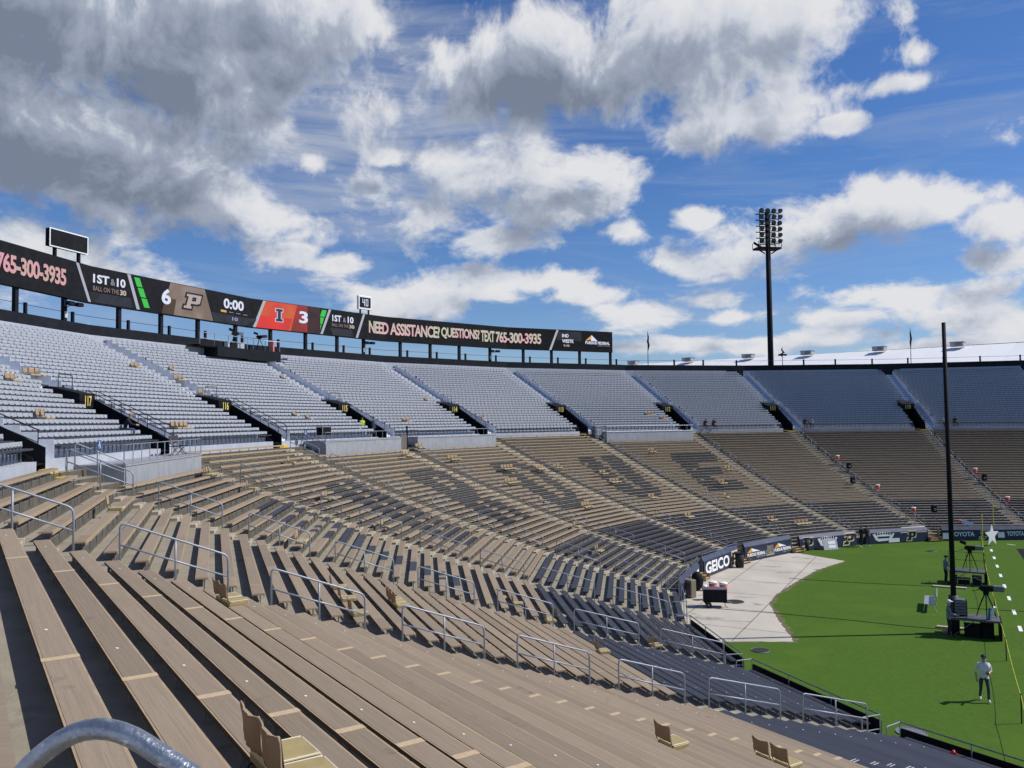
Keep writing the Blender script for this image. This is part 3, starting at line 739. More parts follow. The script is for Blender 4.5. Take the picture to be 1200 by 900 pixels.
# ------------------------------------------------------------------ accessible platforms
def railing_mb(mb, pts, h, r=.02, step=.9, mid=(.5,), sq=False):
    for a, b in zip(pts[:-1], pts[1:]):
        a, b = Vector(a), Vector(b); n = max(1, int(round((b-a).length/step)))
        for q in range(n+1):
            p = a+(b-a)*q/n; mb.tube([p, p+Vector((0, 0, h))], r, 4)
        for m_ in (1,)+tuple(mid): mb.tube([a+Vector((0, 0, h*m_)), b+Vector((0, 0, h*m_))], r, 5)
def platform(j, f0, f1, lab):
    s = SEC[j]; ai = A0-3*WD+.14; ao = A0+.12; h = s.half(ai)
    u0, u1 = -h+2*h*f0, -h+2*h*f1-.35; zd = 9.66 if j != 2 else 9.42; um = (u0+u1)/2
    c = s.p(ai, um, Z(3)); t = thing('wheelchair_platform', lab, 'platform', c, -s.m, 'grey platforms at the top of the tan benches')
    w = (u1-u0)/2; H = zd-Z(3); dep = s.ae(ao)-s.ae(ai)
    n = max(6, int(2*w/1.22))
    for q in range(n):
        x0 = -w+2*w*q/n; x1 = -w+2*w*(q+1)/n
        MB().box(x0+.006, x1-.006, .0, .05, -.02, H-.05).build('front_panel', M_gwall, t)
    MB().box(-w-.02, w+.02, -.03, dep, H-.05, H+.02).build('deck', M_deck, t)
    MB().box(-w, -w+.06, .05, dep-.03, -.02, H-.05).build('end_panel', M_gwall, t)
    MB().box(w-.06, w, .05, dep-.03, -.02, H-.05).build('end_panel', M_gwall, t)
    mb = MB(); railing_mb(mb, [(-w+.03, dep*.55, H), (-w+.03, .02, H), (w-.03, .02, H), (w-.03, dep*.55, H)], .62 if j != 2 else .78, .019, .95, (.06,))
    mb.build('guard_railing', M_galv, t)
    return s, u0, u1, zd, ai
PF = {}
for j, lab in ((2, 'grey panelled wheelchair platform nearest the viewer, with steel railing'), (4, 'grey wheelchair platform left of the brown gate panel'), (5, 'grey wheelchair platform right of the brown gate panel'), (7, 'far grey wheelchair platform below portal 112')):
    PF[j] = platform(j, PLAT[j][0], PLAT[j][1], lab)
def access_sign(j, u, a, z, lab):
    s = SEC[j]; t = thing('accessible_sign', lab, 'sign', s.p(a, u, z), -s.m, 'blue wheelchair signs')
    MB().tube([(0, 0, 0), (0, 0, 1.25)], .02, 5).build('post', M_galv, t)
    b = MB().box(-.17, .17, -.035, -.02, 1.0, 1.34).build('sign_panel', M_blue, t)
    g = MB(); y = -.04
    g.prism([(.05*cos(q*pi/4)-.02, 1.285+.028*sin(q*pi/4)) for q in range(8)], (0, y, 0), (.6, 0, 0), (0, 0, 1), (0, .003, 0))
    for poly in ([(-.035, 1.26), (-.005, 1.26), (0, 1.15), (-.03, 1.15)], [(-.03, 1.17), (.06, 1.17), (.06, 1.145), (-.03, 1.145)], [(.045, 1.165), (.075, 1.165), (.10, 1.07), (.07, 1.07)], [(-.01, 1.225), (.05, 1.225), (.05, 1.205), (-.01, 1.205)]):
        g.prism(poly, (0, y, 0), (1, 0, 0), (0, 0, 1), (0, .003, 0))
    ring = [(-.01+.075*cos(q), 1.115+.075*sin(q)) for q in [2.2+q*.42 for q in range(9)]]
    for a_, b_ in zip(ring[:-1], ring[1:]): g.tube([(a_[0], y, a_[1]), (b_[0], y, b_[1])], .011, 4)
    g.build('wheelchair_symbol', M_white, b)
s, u0, u1, zd, ai = PF[2]; access_sign(2, u0-.4, A0-.9, 9.05, 'blue wheelchair sign on a post beside the nearest platform')
s, u0, u1, zd, ai = PF[4]; access_sign(4, u0-.6, A0-.4, 9.1, 'small blue wheelchair sign beside the platform below portal 115')
# handrail up to the nearest platform
s, u0, u1, zd, ai = PF[2]
def ramp_rail(j, u0, lab):
    s = SEC[j]; a1 = A0-.2; b0 = s.p(a1, u0-.75, Z(0)); q = s.p(A0-3*WD+.05, u0-.1, Z(3))-b0
    t = thing('handrail', lab, 'handrail', b0, 0)
    p0 = Vector((0, 0, 1.0)); p1 = Vector((q.x, q.y, q.z+1.0))
    MB().tube(bend([(0, 0, -.1), p0, p1, (q.x, q.y, q.z-.1)], .12), .024, 7).build('top_rail', M_galv, t, True)
    MB().tube([p0-Vector((0, 0, .4)), p1-Vector((0, 0, .4))], .022, 6).build('mid_rail', M_galv, t, True)
    MB().tube([(q.x*.45, q.y*.45, q.z*.45-.1), p0.lerp(p1, .45)], .022, 6).build('post', M_galv, t, True)
ramp_rail(2, u0, 'galvanized handrail sloping down the end of the nearest grey platform')
ramp_rail(4, PF[4][1], 'galvanized handrail at the end of the platform below portal 115')
# grey equipment cabinet and brown gate post between the platforms
s = SEC[4]; c = s.p(PF[4][4]+.5, PF[4][1]+.05, 9.68)
t = thing('equipment_cabinet', 'dark cabinet in a steel frame on the platform below portal 115', 'cabinet', c, -s.m)
MB().bbox(-.05, 1.0, -.25, .25, .42, .98, .02).build('cabinet_body', M_black, t)
mb = MB()
for x in (-.05, 1.0):
    for y in (-.25, .25): mb.box(x-.02, x+.02, y-.02, y+.02, 0, 1.05)
mb.box(-.05, 1., -.25, .25, 1.0, 1.04); mb.build('frame', M_alu, t)
s = SEC[5]; c = s.p(A0-3*WD+.3, -s.half(A0-1.5)+.3, Z(3))
t = thing('gate_panel', 'brown gate panel standing between the two grey platforms', 'gate', c, -s.m)
MB().box(-.45, .3, -.03, .03, .0, 1.35).build('gate_leaf', mat('brown_panel', (.19, .165, .145), .7, col2=(.13, .11, .1)), t); MB().box(.3, .4, -.05, .05, 0, 2.1).build('post', M_black, t)
s = SEC[7]; c = s.p(A0-.6, -s.half(A0)+.75, Z(1))
t = thing('service_box', 'grey service box at the left end of the far platform', 'box', c, -s.m)
MB().bbox(-.45, .45, -.4, .4, 0, 1.25, .03).build('box_body', M_grey, t); MB().box(-.3, .3, -.43, -.405, .3, 1.0).build('door', M_gwall, t)
# stacked chairs and cleaning gear on the near platform
s, u0, u1, zd, ai = PF[2]
for q in range(3):
    c = s.p(ai+.75, u1-.75-.62*q, zd+.02); t = thing('folding_chair', ['dark folding chair at the far end of the nearest platform', 'middle dark folding chair on the nearest platform', 'dark folding chair third from the far end of the nearest platform'][q], 'chair', c, -s.m+[.2, -.3, .1][q], 'dark chairs on the nearest platform')
    MB().box(-.22, .22, -.22, .2, .43, .47).build('seat', M_black, t); MB().box(-.22, .22, .2, .235, .58, .95).build('backrest', mat('dark_brown_vinyl', (.07, .05, .045), .5), t)
    for x in (-.2, .2): MB().tube([(x, -.2, 0), (x, .2, .5), (x, .23, .98)], .014, 5).build('leg', M_grey, t); MB().tube([(x, .22, 0), (x, -.15, .45)], .014, 5).build('leg', M_grey, t)
# ------------------------------------------------------------------ rim parapet and rail
KRANGE = [x*.25 for x in range(-6, 49)]
def strip(mb, a0, a1, z0, z1, ks=KRANGE, mi=0):
    for k0, k1 in zip(ks[:-1], ks[1:]):
        P = [rim(k, a, z) for k, a, z in ((k0, a0, z0), (k1, a0, z0), (k1, a0, z1), (k0, a0, z1), (k0, a1, z0), (k1, a1, z0), (k1, a1, z1), (k0, a1, z1))]
        mb.face([P[0], P[1], P[2], P[3]], mi); mb.face([P[3], P[2], P[6], P[7]], mi); mb.face([P[5], P[4], P[7], P[6]], mi); mb.face([P[1], P[0], P[4], P[5]], mi)
    return mb
t = thing('parapet_wall', 'long charcoal parapet wall running round the rim of the stand', 'wall', rim(5, AR, 0))
o = strip(MB(), AR, AR+.35, 16.6, ZR).build('wall', M_blackwall); o.parent = t; o.location = -t.location
rp = MB()
ks = [x*.25 for x in range(-2, 51)]
for k0, k1 in zip(ks[:-1], ks[1:]): rp.tube([rim(k0, AR+.2, 18.98), rim(k1, AR+.2, 18.98)], .018, 4)
o = rp.build('guard_rail', M_blkpipe); o.parent = t; o.location = -t.location
RP = [7.406, 7.649, 7.931, 8.456, 8.703, 8.989, 9.25, 9.5, 9.755, 10.025, 10.3, 10.55]
POSTS = [2.30, 2.589, 2.854, 3.156, 3.394, 3.629, 3.897, 4.138, 4.379, 4.616, 4.83, 5.123, 5.353, 5.59, 5.856, 6.136, 6.366, 6.604, 6.874]
pm = MB().box(-.09, .09, -.09, .09, 0, .78).mesh('rail_post', M_blackwall)
for kf in RP+[k+.055 for k in POSTS]:
    p = rim(kf, AR+.2, ZR-.02); x = link('rail_post', pm); x.parent = t; x.location = p-t.location; x.rotation_euler = (0, 0, -PSr(kf))
# structure behind the upper stand (back of the bowl down to the ground)
o = strip(MB(), AR+.36, AR+.7, -.02, ZR-.3).build('stand_back_wall', M_con); tag(o, kind='structure')
# ------------------------------------------------------------------ LED ribbon
ZB, ZT = 19.95, 22.68; KA, KE = 1.9, 6.886; ASC = AR-.12
lb = thing('led_ribbon_board', 'long black LED ribbon board above the rim showing score and help number', 'scoreboard', rim(5, AR, ZB))
def lput(mb, name, mats, parent=lb):
    o = mb.build(name, mats); o.parent = lb; o.location = -lb.location
    return o
ks = sorted([KA+(KE-KA)*q/60 for q in range(61)]+[2, 3, 4, 5, 6])
mb = strip(MB(), ASC, ASC+.45, ZB, ZT, ks)
for kf in (KA, KE): mb.face([rim(kf, ASC, ZB), rim(kf, ASC, ZT), rim(kf, ASC+.45, ZT), rim(kf, ASC+.45, ZB)])
lput(mb, 'cabinet', M_black)
def scr(d): return lambda k, f: rim(k, ASC-d, ZB+(ZT-ZB)*f)
def panel(pts, d, name, mt, n=6):
    """screen graphic: quad in (k, height fraction) corners bl, br, tr, tl, subdivided along the curve"""
    bl, br, tr, tl = pts; fn = scr(d); mb = MB()
    for q in range(n):
        a, b = q/n, (q+1)/n
        L = lambda p0, p1, x: (p0[0]+(p1[0]-p0[0])*x, p0[1]+(p1[1]-p0[1])*x)
        mb.face([fn(*L(bl, br, a)), fn(*L(bl, br, b)), fn(*L(tl, tr, b)), fn(*L(tl, tr, a))])
    return lput(mb, name, mt)
XS = [(0, 2.503), (88, 2.906), (103, 2.988), (148, 3.186), (159, 3.24), (239, 3.661), (249, 3.722), (296, 4.017), (308, 4.082), (376, 4.486), (385, 4.544), (416, 4.753), (440, 4.925), (644, 6.346), (649, 6.384), (717, 6.886)]
def kx(x):
    for (xa, ka), (xb, kb) in zip(XS[:-1], XS[1:]):
        if x <= xb: return ka+(kb-ka)*(x-xa)/(xb-xa)
    return XS[-1][1]
G_wht = glow('led_white', (.78, .82, 1.0), .85); G_sep = glow('led_grey_line', (.55, .57, .66), .7); G_dk = glow('led_dim_grey', (.03, .032, .042), .5, (.010, .011, .014), 1.2)
G_grn = glow('led_green', (.04, .62, .06), .8); G_red = glow('led_red', (.74, .045, .02), .8, (.70, .13, .03), .5); G_redd = glow('led_dark_red', (.55, .03, .02), .55, (.28, .03, .02), .6)
G_tan = glow('led_tan', (.36, .27, .22), .7, (.24, .17, .12), .6); G_pink = glow('led_pink_green', (.75, .42, .48), .85, (.52, .60, .42), .35)
G_pk2 = glow('led_pink_tan', (.78, .40, .45), .8, (.62, .46, .36), .4); G_cream = glow('led_cream', (.72, .55, .48), .8); G_blu = glow('led_navy', (.01, .03, .10), .6); G_or = glow('led_orange', (.85, .45, .10), .8)
G_blk = glow('led_black', (.006, .006, .008), .5); G_gr2 = glow('led_soft_grey', (.33, .33, .38), .7)
def words(body, x0, x1, f0, f1, mt, name='lettering', d=.05, bold=.015, space=1.):
    mb = MB(); fn = scr(d); put_text(mb, body, lambda x, y: fn(x, y), kx(x0), kx(x1), f0, f1, bold, space=space); return lput(mb, name, mt)
# help number at the far left, running out of the picture
mb = MB(); fn = scr(.05); put_text(mb, '765-300-3935', lambda x, y: fn(x, y), 2.472, 2.842, .28, .73, .032, space=.9); lput(mb, 'help_number', G_pk2)
mb = MB(); put_text(mb, 'TEXT', lambda x, y: fn(x, y), 2.29, 2.45, .28, .73, .032, space=.9); lput(mb, 'lettering', G_pk2)
def slant(xt, xb, w=.018, mt=G_sep): panel([(kx(xb)-w/2, .02), (kx(xb)+w/2, .02), (kx(xt)+w/2, .98), (kx(xt)-w/2, .98)], .035, 'divider_line', mt, 1)
slant(88.5, 103); slant(149, 160); 
for a_, b_ in ((102, 158), (386, 416)): panel([(kx(a_)+.02, .03), (kx(b_)-.02, .03), (kx(b_)-.03, .30), (kx(a_)-.005, .30)], .02, 'graphic_panel', G_dk, 3)
words('1ST', 107, 125.5, .56, .80, G_wht, bold=.032); words('&', 127, 132.5, .57, .75, G_gr2); words('10', 134.5, 145, .56, .80, G_wht, bold=.032)
words('BALL ON THE', 107, 137, .35, .48, glow('led_dim_pink', (.30, .22, .21), .7)); words('30', 138.5, 146, .34, .49, G_cream, bold=.032)
for q in range(3):
    f1 = .93-.285*q; f0 = f1-.255; xo = 155+4.0*q
    panel([(kx(xo+3.4), f0), (kx(xo+9.4), f0), (kx(xo+6.2), f1), (kx(xo), f1)], .03, 'green_indicator', G_grn, 1)
panel([(kx(186), .02), (kx(248.5), .02), (kx(238.5), .98), (kx(196), .98)], .02, 'gold_panel', G_tan, 6)
panel([(kx(186), .02), (kx(200), .02), (kx(203), .5), (kx(190), .5)], .024, 'graphic_panel', glow('led_dull_red', (.12, .04, .015), .6, (.07, .07, .015), 2), 2)
words('6', 185.5, 196.5, .30, .77, G_wht, bold=.032)
def block_p(fx, fy, sh, w, out):
    """slanted slab letter P as boxes in letter space 0..1; out = extra outline"""
    R_ = [(0.02, .0, .52, .17), (.16, .0, .42, 1.), (.02, .83, .85, 1.), (.68, .42, .98, 1.), (.30, .36, .86, .54)]
    return [[(fx(x+sh*(y)), fy(y)) for x, y in ((a-out, b-out*1.2), (c+out, b-out*1.2), (c+out, d+out*1.2), (a-out, d+out*1.2))] for a, b, c, d in R_]
def logo_p(x0, x1, f0, f1, mats, d=.04):
    fx = lambda x: kx(x0)+(kx(x1)-kx(x0))*x; fy = lambda y: f0+(f1-f0)*y
    for q, (ou, mt) in enumerate(zip((.10, .045, 0), mats)):
        mb = MB(); fn = scr(d+.012*q)
        for z, poly in enumerate(block_p(fx, fy, .24, 0, ou)): mb.face([scr(d+.012*q+.0015*z)(*p) for p in poly])
        lput(mb, 'letter_emblem', mt)
logo_p(211, 230, .29, .74, (G_blk, G_blk, glow('led_silver_pink', (.52, .42, .40), .8)))
panel([(kx(249), .02), (kx(295.5), .02), (kx(300), .30), (kx(246), .30)], .02, 'graphic_panel', G_dk, 4)
words('0:00', 260, 284, .50, .83, G_wht, bold=.032)
for q, (x, mt) in enumerate(((257, G_or), (266.5, G_gr2), (275, G_gr2), (283.5, G_gr2))):
    w = 6.5 if q == 0 else 5; hgt = .035 if q == 0 else .012
    panel([(kx(x), .40-hgt-.004*q), (kx(x+w), .40-hgt-.004*q), (kx(x+w), .40+hgt-.004*q), (kx(x), .40+hgt-.004*q)], .03, 'down_marker', mt, 1)
words('10', 270, 277, .13, .25, glow('led_dim_blue', (.32, .36, .6), .8), bold=.032)
panel([(kx(296.5), .02), (kx(352), .02), (kx(360), .98), (kx(308.5), .98)], .02, 'red_panel', G_red, 6)
panel([(kx(296.5), .02), (kx(336), .02), (kx(340), .46), (kx(302), .46)], .026, 'graphic_panel', glow('led_bright_red', (.80, .03, .02), .85, (.62, .03, .02), .6), 4)
panel([(kx(338), .02), (kx(366), .02), (kx(366), .98), (kx(346), .98)], .03, 'graphic_panel', G_redd, 4)
panel([(kx(358), .02), (kx(374), .02), (kx(374), .98), (kx(358), .98)], .033, 'graphic_panel', glow('led_red_fade', (.10, .012, .01), .5, (.02, .008, .008), .8), 2)
slant(308.5, 296.5)
def block_i(x0, x1, f0, f1):
    fx = lambda x: kx(x0)+(kx(x1)-kx(x0))*x; fy = lambda y: f0+(f1-f0)*y
    R_ = [(.0, .0, 1., .2), (.0, .8, 1., 1.), (.27, .1, .73, .9)]
    for q, (ou, mt) in enumerate(((.13, glow('led_pale_lilac', (.70, .62, .75), .8)), (0, G_blu))):
        mb = MB()
        for z, (a, b, c, d) in enumerate(R_):
            fn = scr(.05+.012*q+.0015*z); oy = ou*.42
            mb.face([fn(fx(a-ou), fy(b-oy)), fn(fx(c+ou), fy(b-oy)), fn(fx(c+ou), fy(d+oy)), fn(fx(a-ou), fy(d+oy))])
        lput(mb, 'letter_emblem', mt)
block_i(321, 328.5, .31, .75)
words('3', 348, 358.5, .34, .78, G_wht, bold=.032)
for q in range(3):
    f1 = .93-.285*q; f0 = f1-.255; xo = 376-3.*q
    panel([(kx(xo-2.4), f0), (kx(xo+3.4), f0), (kx(xo+5.6), f1), (kx(xo+.2), f1)], .03, 'green_indicator', G_grn, 1)
slant(385.5, 375.5); slant(425.5, 417)
words('1ST', 388, 398.5, .55, .80, G_wht, bold=.032); words('&', 400.5, 404, .56, .74, G_gr2); words('10', 406, 413, .55, .80, G_wht, bold=.032)
words('BALL ON THE', 387.5, 407, .36, .48, glow('led_dim_pink', (.30, .22, .21), .7)); words('30', 408, 414, .35, .49, G_cream, bold=.032)
words('NEED ASSISTANCE?', 431, 511, .265, .765, G_pink, 'help_message', bold=.032, space=.9); words('QUESTIONS?', 512.5, 559, .265, .765, G_pink, 'help_message', bold=.032, space=.9)
words('TEXT', 560.5, 578, .265, .765, G_pink, 'help_message', bold=.032, space=.9); words('765-300-3935', 579.5, 633.5, .265, .765, G_pink, 'help_number', bold=.032, space=.9)
slant(652.5, 644)
panel([(kx(651), .48), (kx(680), .48), (kx(680), .92), (kx(653), .92)], .02, 'graphic_panel', G_dk, 2)
words('IND', 657.5, 665, .64, .80, G_wht, bold=.032); words('WESTK', 657.5, 671, .38, .55, G_wht, bold=.032); words('9:30', 659, 666, .20, .30, G_cream)
def tri(pts, mt, nm='roof_emblem', d=.04):
    fn = scr(d); mb = MB(); mb.face([fn(kx(x), f) for x, f in pts]); lput(mb, nm, mt)
tri([(684.5, .52), (692, .80), (691.5, .60), (688, .55)], G_or); tri([(692, .80), (699, .52), (691, .52), (691.5, .62)], G_wht)
words('PURDUE FEDERAL', 684.5, 713.5, .36, .50, G_wht, bold=.032); words('CREDIT UNION', 699, 713.5, .27, .335, G_gr2)
# posts under the ribbon
for q, kf in enumerate(POSTS):
    p = rim(kf, AR+.15, ZR-.02)
    x = MB().box(-.15, .15, -.13, .13, 0, ZB-ZR+.04).build('support_post', M_blackwall, lb); x.location = p-lb.location; x.rotation_euler = (0, 0, -PSr(kf))
def floodlight(kf, lab):
    p = rim(kf, AR-.2, 19.3); t = thing('floodlight', lab, 'floodlight', p, -PSr(kf), 'floodlights on the ribbon posts')
    MB().tube([(0, .2, -.05), (0, -.1, .1), (.75, -.15, .15)], .03, 5).build('arm', M_blkpipe, t)
    for x in (-.1, .75): h = MB().bbox(x-.28, x+.28, -.42, -.02, .12, .38, .04).build('lamp_head', M_black, t)
    MB().box(-.12, .12, .16, .26, -.75, -.3).build('ballast_box', mat('pale_box', (.6, .6, .58), .5), t)
for kf, lab in ((2.855, 'floodlight pair on the ribbon post left of the first 1ST & 10'), (4.83, 'floodlight pair on the ribbon post below the play clock'), (5.857, 'floodlight pair on the ribbon post below the word QUESTIONS')): floodlight(kf, lab)
# black notice board and play clock above the ribbon
k0, k1 = 2.78, 2.972; p = rim((k0+k1)/2, AR+.1, ZT); w = (rim(k1, AR, 0)-rim(k0, AR, 0)).length/2
t = thing('message_board', 'black message board with white frame on legs above the ribbon board', 'sign', p, -PSr((k0+k1)/2)-.06)
MB().box(-w, w, 0, .35, .75, 2.0).build('board', M_black, t)
mb = MB()
for a_ in ((-w-.02, w+.02, .72, .80), (-w-.02, w+.02, 1.95, 2.03), (-w-.02, -w+.06, .80, 1.95), (w-.06, w+.02, .80, 1.95)): mb.box(a_[0], a_[1], -.03, 0.0, a_[2], a_[3])
mb.build('frame', M_white, t)
for x in (-w*.62, w*.62): MB().box(x-.09, x+.09, .1, .3, -.3, .75).build('leg', M_black, t)
k0, k1 = 4.79, 4.897; p = rim((k0+k1)/2, AR+.1, ZT); w = (rim(k1, AR, 0)-rim(k0, AR, 0)).length/2
t = thing('play_clock', 'white framed play clock reading 40 above the ribbon board', 'clock', p, -PSr((k0+k1)/2))
b = MB().bbox(-w, w, 0, .3, .52, 2.02, .06).build('case', M_white, t); MB().box(-w+.2, w-.2, -.012, 0., .72, 1.82).build('screen', M_black, t)
mb = MB()
def seg7(mb, ch, x0, x1, z0, z1, th, y):
    S7 = {'4': 'bcfg', '0': 'abcdef'}[ch]; zm = (z0+z1)/2
    bx = dict(a=(x0, x1, z1-th, z1), d=(x0, x1, z0, z0+th), g=(x0, x1, zm-th/2, zm+th/2), b=(x1-th, x1, zm, z1), c=(x1-th, x1, z0, zm), e=(x0, x0+th, z0, zm), f=(x0, x0+th, zm, z1))
    for c_ in S7: q = bx[c_]; mb.box(q[0]+.012, q[1]-.012, y-.004, y, q[2]+.012, q[3]-.012)
seg7(mb, '4', -.40, -.04, .88, 1.66, .11, -.014); seg7(mb, '0', .06, .42, .88, 1.66, .11, -.014)
mb.build('digits', G_wht, t)
for x in (-w*.6, w*.6): MB().box(x-.07, x+.07, .08, .22, -.3, .52).build('leg', M_black, t)
# ------------------------------------------------------------------ camera stand under the screen
kfm = 3.86; t = thing('camera_stand', 'black broadcast camera stand with railings below the ribbon clock', 'platform', rim(kfm, AR-1.6, 16.85), -PSr(kfm))
def loc_(kf, a, z): 
    d = rim(kf, a, z)-Vector(t.location); c_, s_ = cos(PSr(kfm)), -sin(PSr(kfm)); return Vector((d.x*c_+d.y*s_, -d.x*s_+d.y*c_, d.z))
mb = MB()
for ka, kb, zb in ((3.66, 3.885, 16.80), (3.885, 4.12, 16.72)):
    A_ = loc_(ka, AR-1.6, zb); B_ = loc_(kb, AR-1.6, zb); C_ = loc_(kb, AR-.05, zb); D_ = loc_(ka, AR-.05, zb)
    zt_ = Vector((0, 0, 17.68-zb)); 
    for f in ([A_, B_, B_+zt_, A_+zt_], [A_+zt_, B_+zt_, C_+zt_, D_+zt_], [B_, C_, C_+zt_, B_+zt_], [D_, A_, A_+zt_, D_+zt_], [A_, D_, C_, B_]): mb.face(f)
mb.build('deck_box', M_blackwall, t)
mb = MB(); A_ = loc_(3.54, AR-1.5, 17.55); B_ = loc_(3.66, AR-1.5, 17.55); C_ = loc_(3.66, AR-.05, 17.55); D_ = loc_(3.54, AR-.05, 17.55)
dz = Vector((0, 0, .12)); mb.face([A_, B_, C_, D_]); mb.face([A_+dz, B_+dz, C_+dz, D_+dz]); mb.face([A_, B_, B_+dz, A_+dz]); mb.build('wing_deck', M_black, t)
mb = MB(); railing_mb(mb, [loc_(k, AR-1.55, 17.68) for k in (3.54, 3.64, 3.74, 3.86)], 1.0, .03, 1.4, (.5,)); railing_mb(mb, [loc_(k, AR-1.55, 17.68) for k in (3.885, 3.93, 4.02, 4.115)], .95, .035, 1.9, ()); mb.build('railing', M_alu, t)
def tv_camera(loc, rz, s, lab, grp=None, hood=True):
    c = thing('television_camera', lab, 'camera', loc, rz, grp); c.scale = (s, s, s)
    b = MB(); b.bbox(-.22, .32, -.13, .13, 1.30, 1.58, .03); b.bbox(-.30, -.18, -.09, .09, 1.36, 1.52, .02); b.build('camera_body', M_black, c)
    b = MB(); b.bbox(.32, .78, -.14, .14, 1.32, 1.60, .03); b.build('lens', M_grey, c); MB().box(.78, .80, -.11, .11, 1.35, 1.57).build('lens_glass', M_lens, c)
    MB().obox((-.36, 0, 1.78), (.17, 0, -.07), (0, .14, 0), (.03, 0, .09)).build('viewfinder', M_black, c); MB().tube([(-.2, 0, 1.58), (-.3, 0, 1.74)], .03, 5).build('viewfinder_arm', M_black, c)
    MB().tube([(-.2, .12, 1.38), (-.5, .22, 1.22), (-.62, .22, 1.25)], .018, 5).build('pan_handle', M_black, c)
    MB().bbox(-.12, .14, -.1, .1, 1.14, 1.30, .03).build('pan_head', M_black, c)
    for q in range(3):
        a_ = 2*pi*q/3+.5; MB().tube([(0.05*cos(a_), .05*sin(a_), 1.16), (.30*cos(a_), .30*sin(a_), .6), (.50*cos(a_), .50*sin(a_), 0)], [.035, .03, .022], 6).build('tripod_leg', M_black, c)
    return c
p = rim(4.02, AR-.8, 17.69); tv_camera(p, radians(-8), .95, 'television camera on the high black stand below the ribbon board')
p = rim(3.835, AR-.8, 17.69); tv_camera(p, radians(40), .95, 'covered television camera at the left of the high black stand')
def plain_box(name, lab, cat, loc, rz, w, d, h, m1, lid=None, grp=None):
    t = thing(name, lab, cat, loc, rz, grp); MB().bbox(-w/2, w/2, -d/2, d/2, 0, h, min(w, d)*.06).build('body', m1, t)
    MB().bbox(-w/2-.01, w/2+.01, -d/2-.01, d/2+.01, h, h+.05, .012).build('lid', lid or m1, t); return t
plain_box('cloth_bundle', 'red cloth bundle hung at the right end of the high camera stand', 'cloth', rim(4.08, AR-1.2, 17.69), 0, .4, .35, 1.0, mat('coral_cloth', (.75, .22, .2), .8))
plain_box('equipment_case', 'white equipment case on the high camera stand', 'case', rim(3.77, AR-.9, 17.69), 0, .35, .35, .55, M_white)
plain_box('equipment_case', 'crumpled white cover beside the covered camera on the high stand', 'cover', rim(3.86, AR-1.1, 17.69), .5, .6, .4, .5, M_white)
# ------------------------------------------------------------------ light tower, flags, building beyond the rim
kf = 8.216; p = rim(kf, AR+1.0, 0)
t = thing('floodlight_tower', 'tall black floodlight tower rising behind the rim', 'light tower', p, -PSr(kf)+.12)
MB().tube([(0, 0, 0), (0, 0, 20), (0, 0, 40)], [.46, .40, .33], 14).build('mast', M_black, t, True)
mb = MB()
for q in range(6): mb.box(-1.5, 1.5, -.55, -.45, 35.55+q*.86, 35.67+q*.86); mb.box(-1.5, 1.5, .45, .55, 35.55+q*.86, 35.67+q*.86)
for x in (-1.45, .75, 1.45): mb.box(x-.03, x+.03, -.5, -.44, 35.4, 40.)
mb.build('crossarms', M_black, t)
mb = MB(); mb.box(-1.9, 1.6, -.9, .9, 34.75, 35.0)
for x in (-1.9, -.6, .6, 1.6):
    for y in (-.9, .9): mb.box(x-.03, x+.03, y-.03, y+.03, 35.0, 35.75)
mb.box(-1.9, 1.6, -.93, -.87, 35.7, 35.76); mb.tube([(-1.6, 0, 34.8), (-.5, 0, 34.2)], .09, 6); mb.tube([(1.4, 0, 34.8), (.5, 0, 34.2)], .09, 6); mb.tube([(-2.4, -.5, 35.6), (-1.4, -.5, 35.0)], .16, 6)
mb.build('service_platform', M_black, t)
lm_ = MB(); lm_.tube([(0, .16, .1), (0, .05, .04), (0, -.12, -.08), (0, -.22, -.16)], [.10, .22, .33, .36], 10); lme = lm_.mesh('lamp', M_blackwall)
gm_ = MB().tube([(0, -.20, -.145), (0, -.235, -.17)], .33, 10).mesh('lamp_lens', M_lamp)
for q in range(6):
    for x in (-1.3, -.35, .55, 1.45):
        a_ = link('lamp', lme, t); a_.location = (x+q*.02, -.62, 35.98+q*.86); a_.rotation_euler = (0, 0, random.uniform(-.5, .5)); g_ = link('lamp_lens', gm_, a_)
for kf, h, lab, lean in ((7.19, 4.6, 'furled dark flag on a pole left of the floodlight tower', .03), (9.272, 4.9, 'furled dark flag on a pole right of the floodlight tower', -.05), (8.29, 2.6, 'furled dark flag leaning beside the base of the floodlight tower', -.18)):
    p = rim(kf, AR+.15, ZR-.05); t = thing('flagpole', lab, 'flag', p, -PSr(kf), 'furled flags along the rim')
    MB().tube([(0, 0, 0), (0, 0, h)], [.05, .025], 6).build('pole', M_black, t)
    MB().tube([(.03, 0, h*.97), (.08+lean, .02, h*.85), (.05-lean, 0, h*.7), (.12+lean*2, .03, h*.6), (.02, 0, h*.42)], [.03, .10, .14, .13, .03], 7).build('flag', mat('dark_flag_cloth', (.03, .028, .03), .8), t, True)
    if 'base' in lab: MB().box(-.55, .6, -.05, .05, h*.52, h*.62).build('crossbar', M_black, t)
P1 = atdepth(735, 427.2, 200); P2 = atdepth(1215, 400.3, 146); dv = Vector((P2.x-P1.x, P2.y-P1.y, 0)).normalized(); P1z = P1.z; P2z = P2.z
bk = Vector((-dv.y, dv.x, 0))
if bk.y < 0: bk = -bk
t = thing('field_house', 'long white roofed building beyond the rim with rooftop units', 'building', (P1.x, P1.y, 0))
LB = (P2-P1).length+70; zr_ = (P1z+P2z)/2
def rl(x, y, z): v = dv*x+bk*y; return Vector((v.x, v.y, z))
n = 46
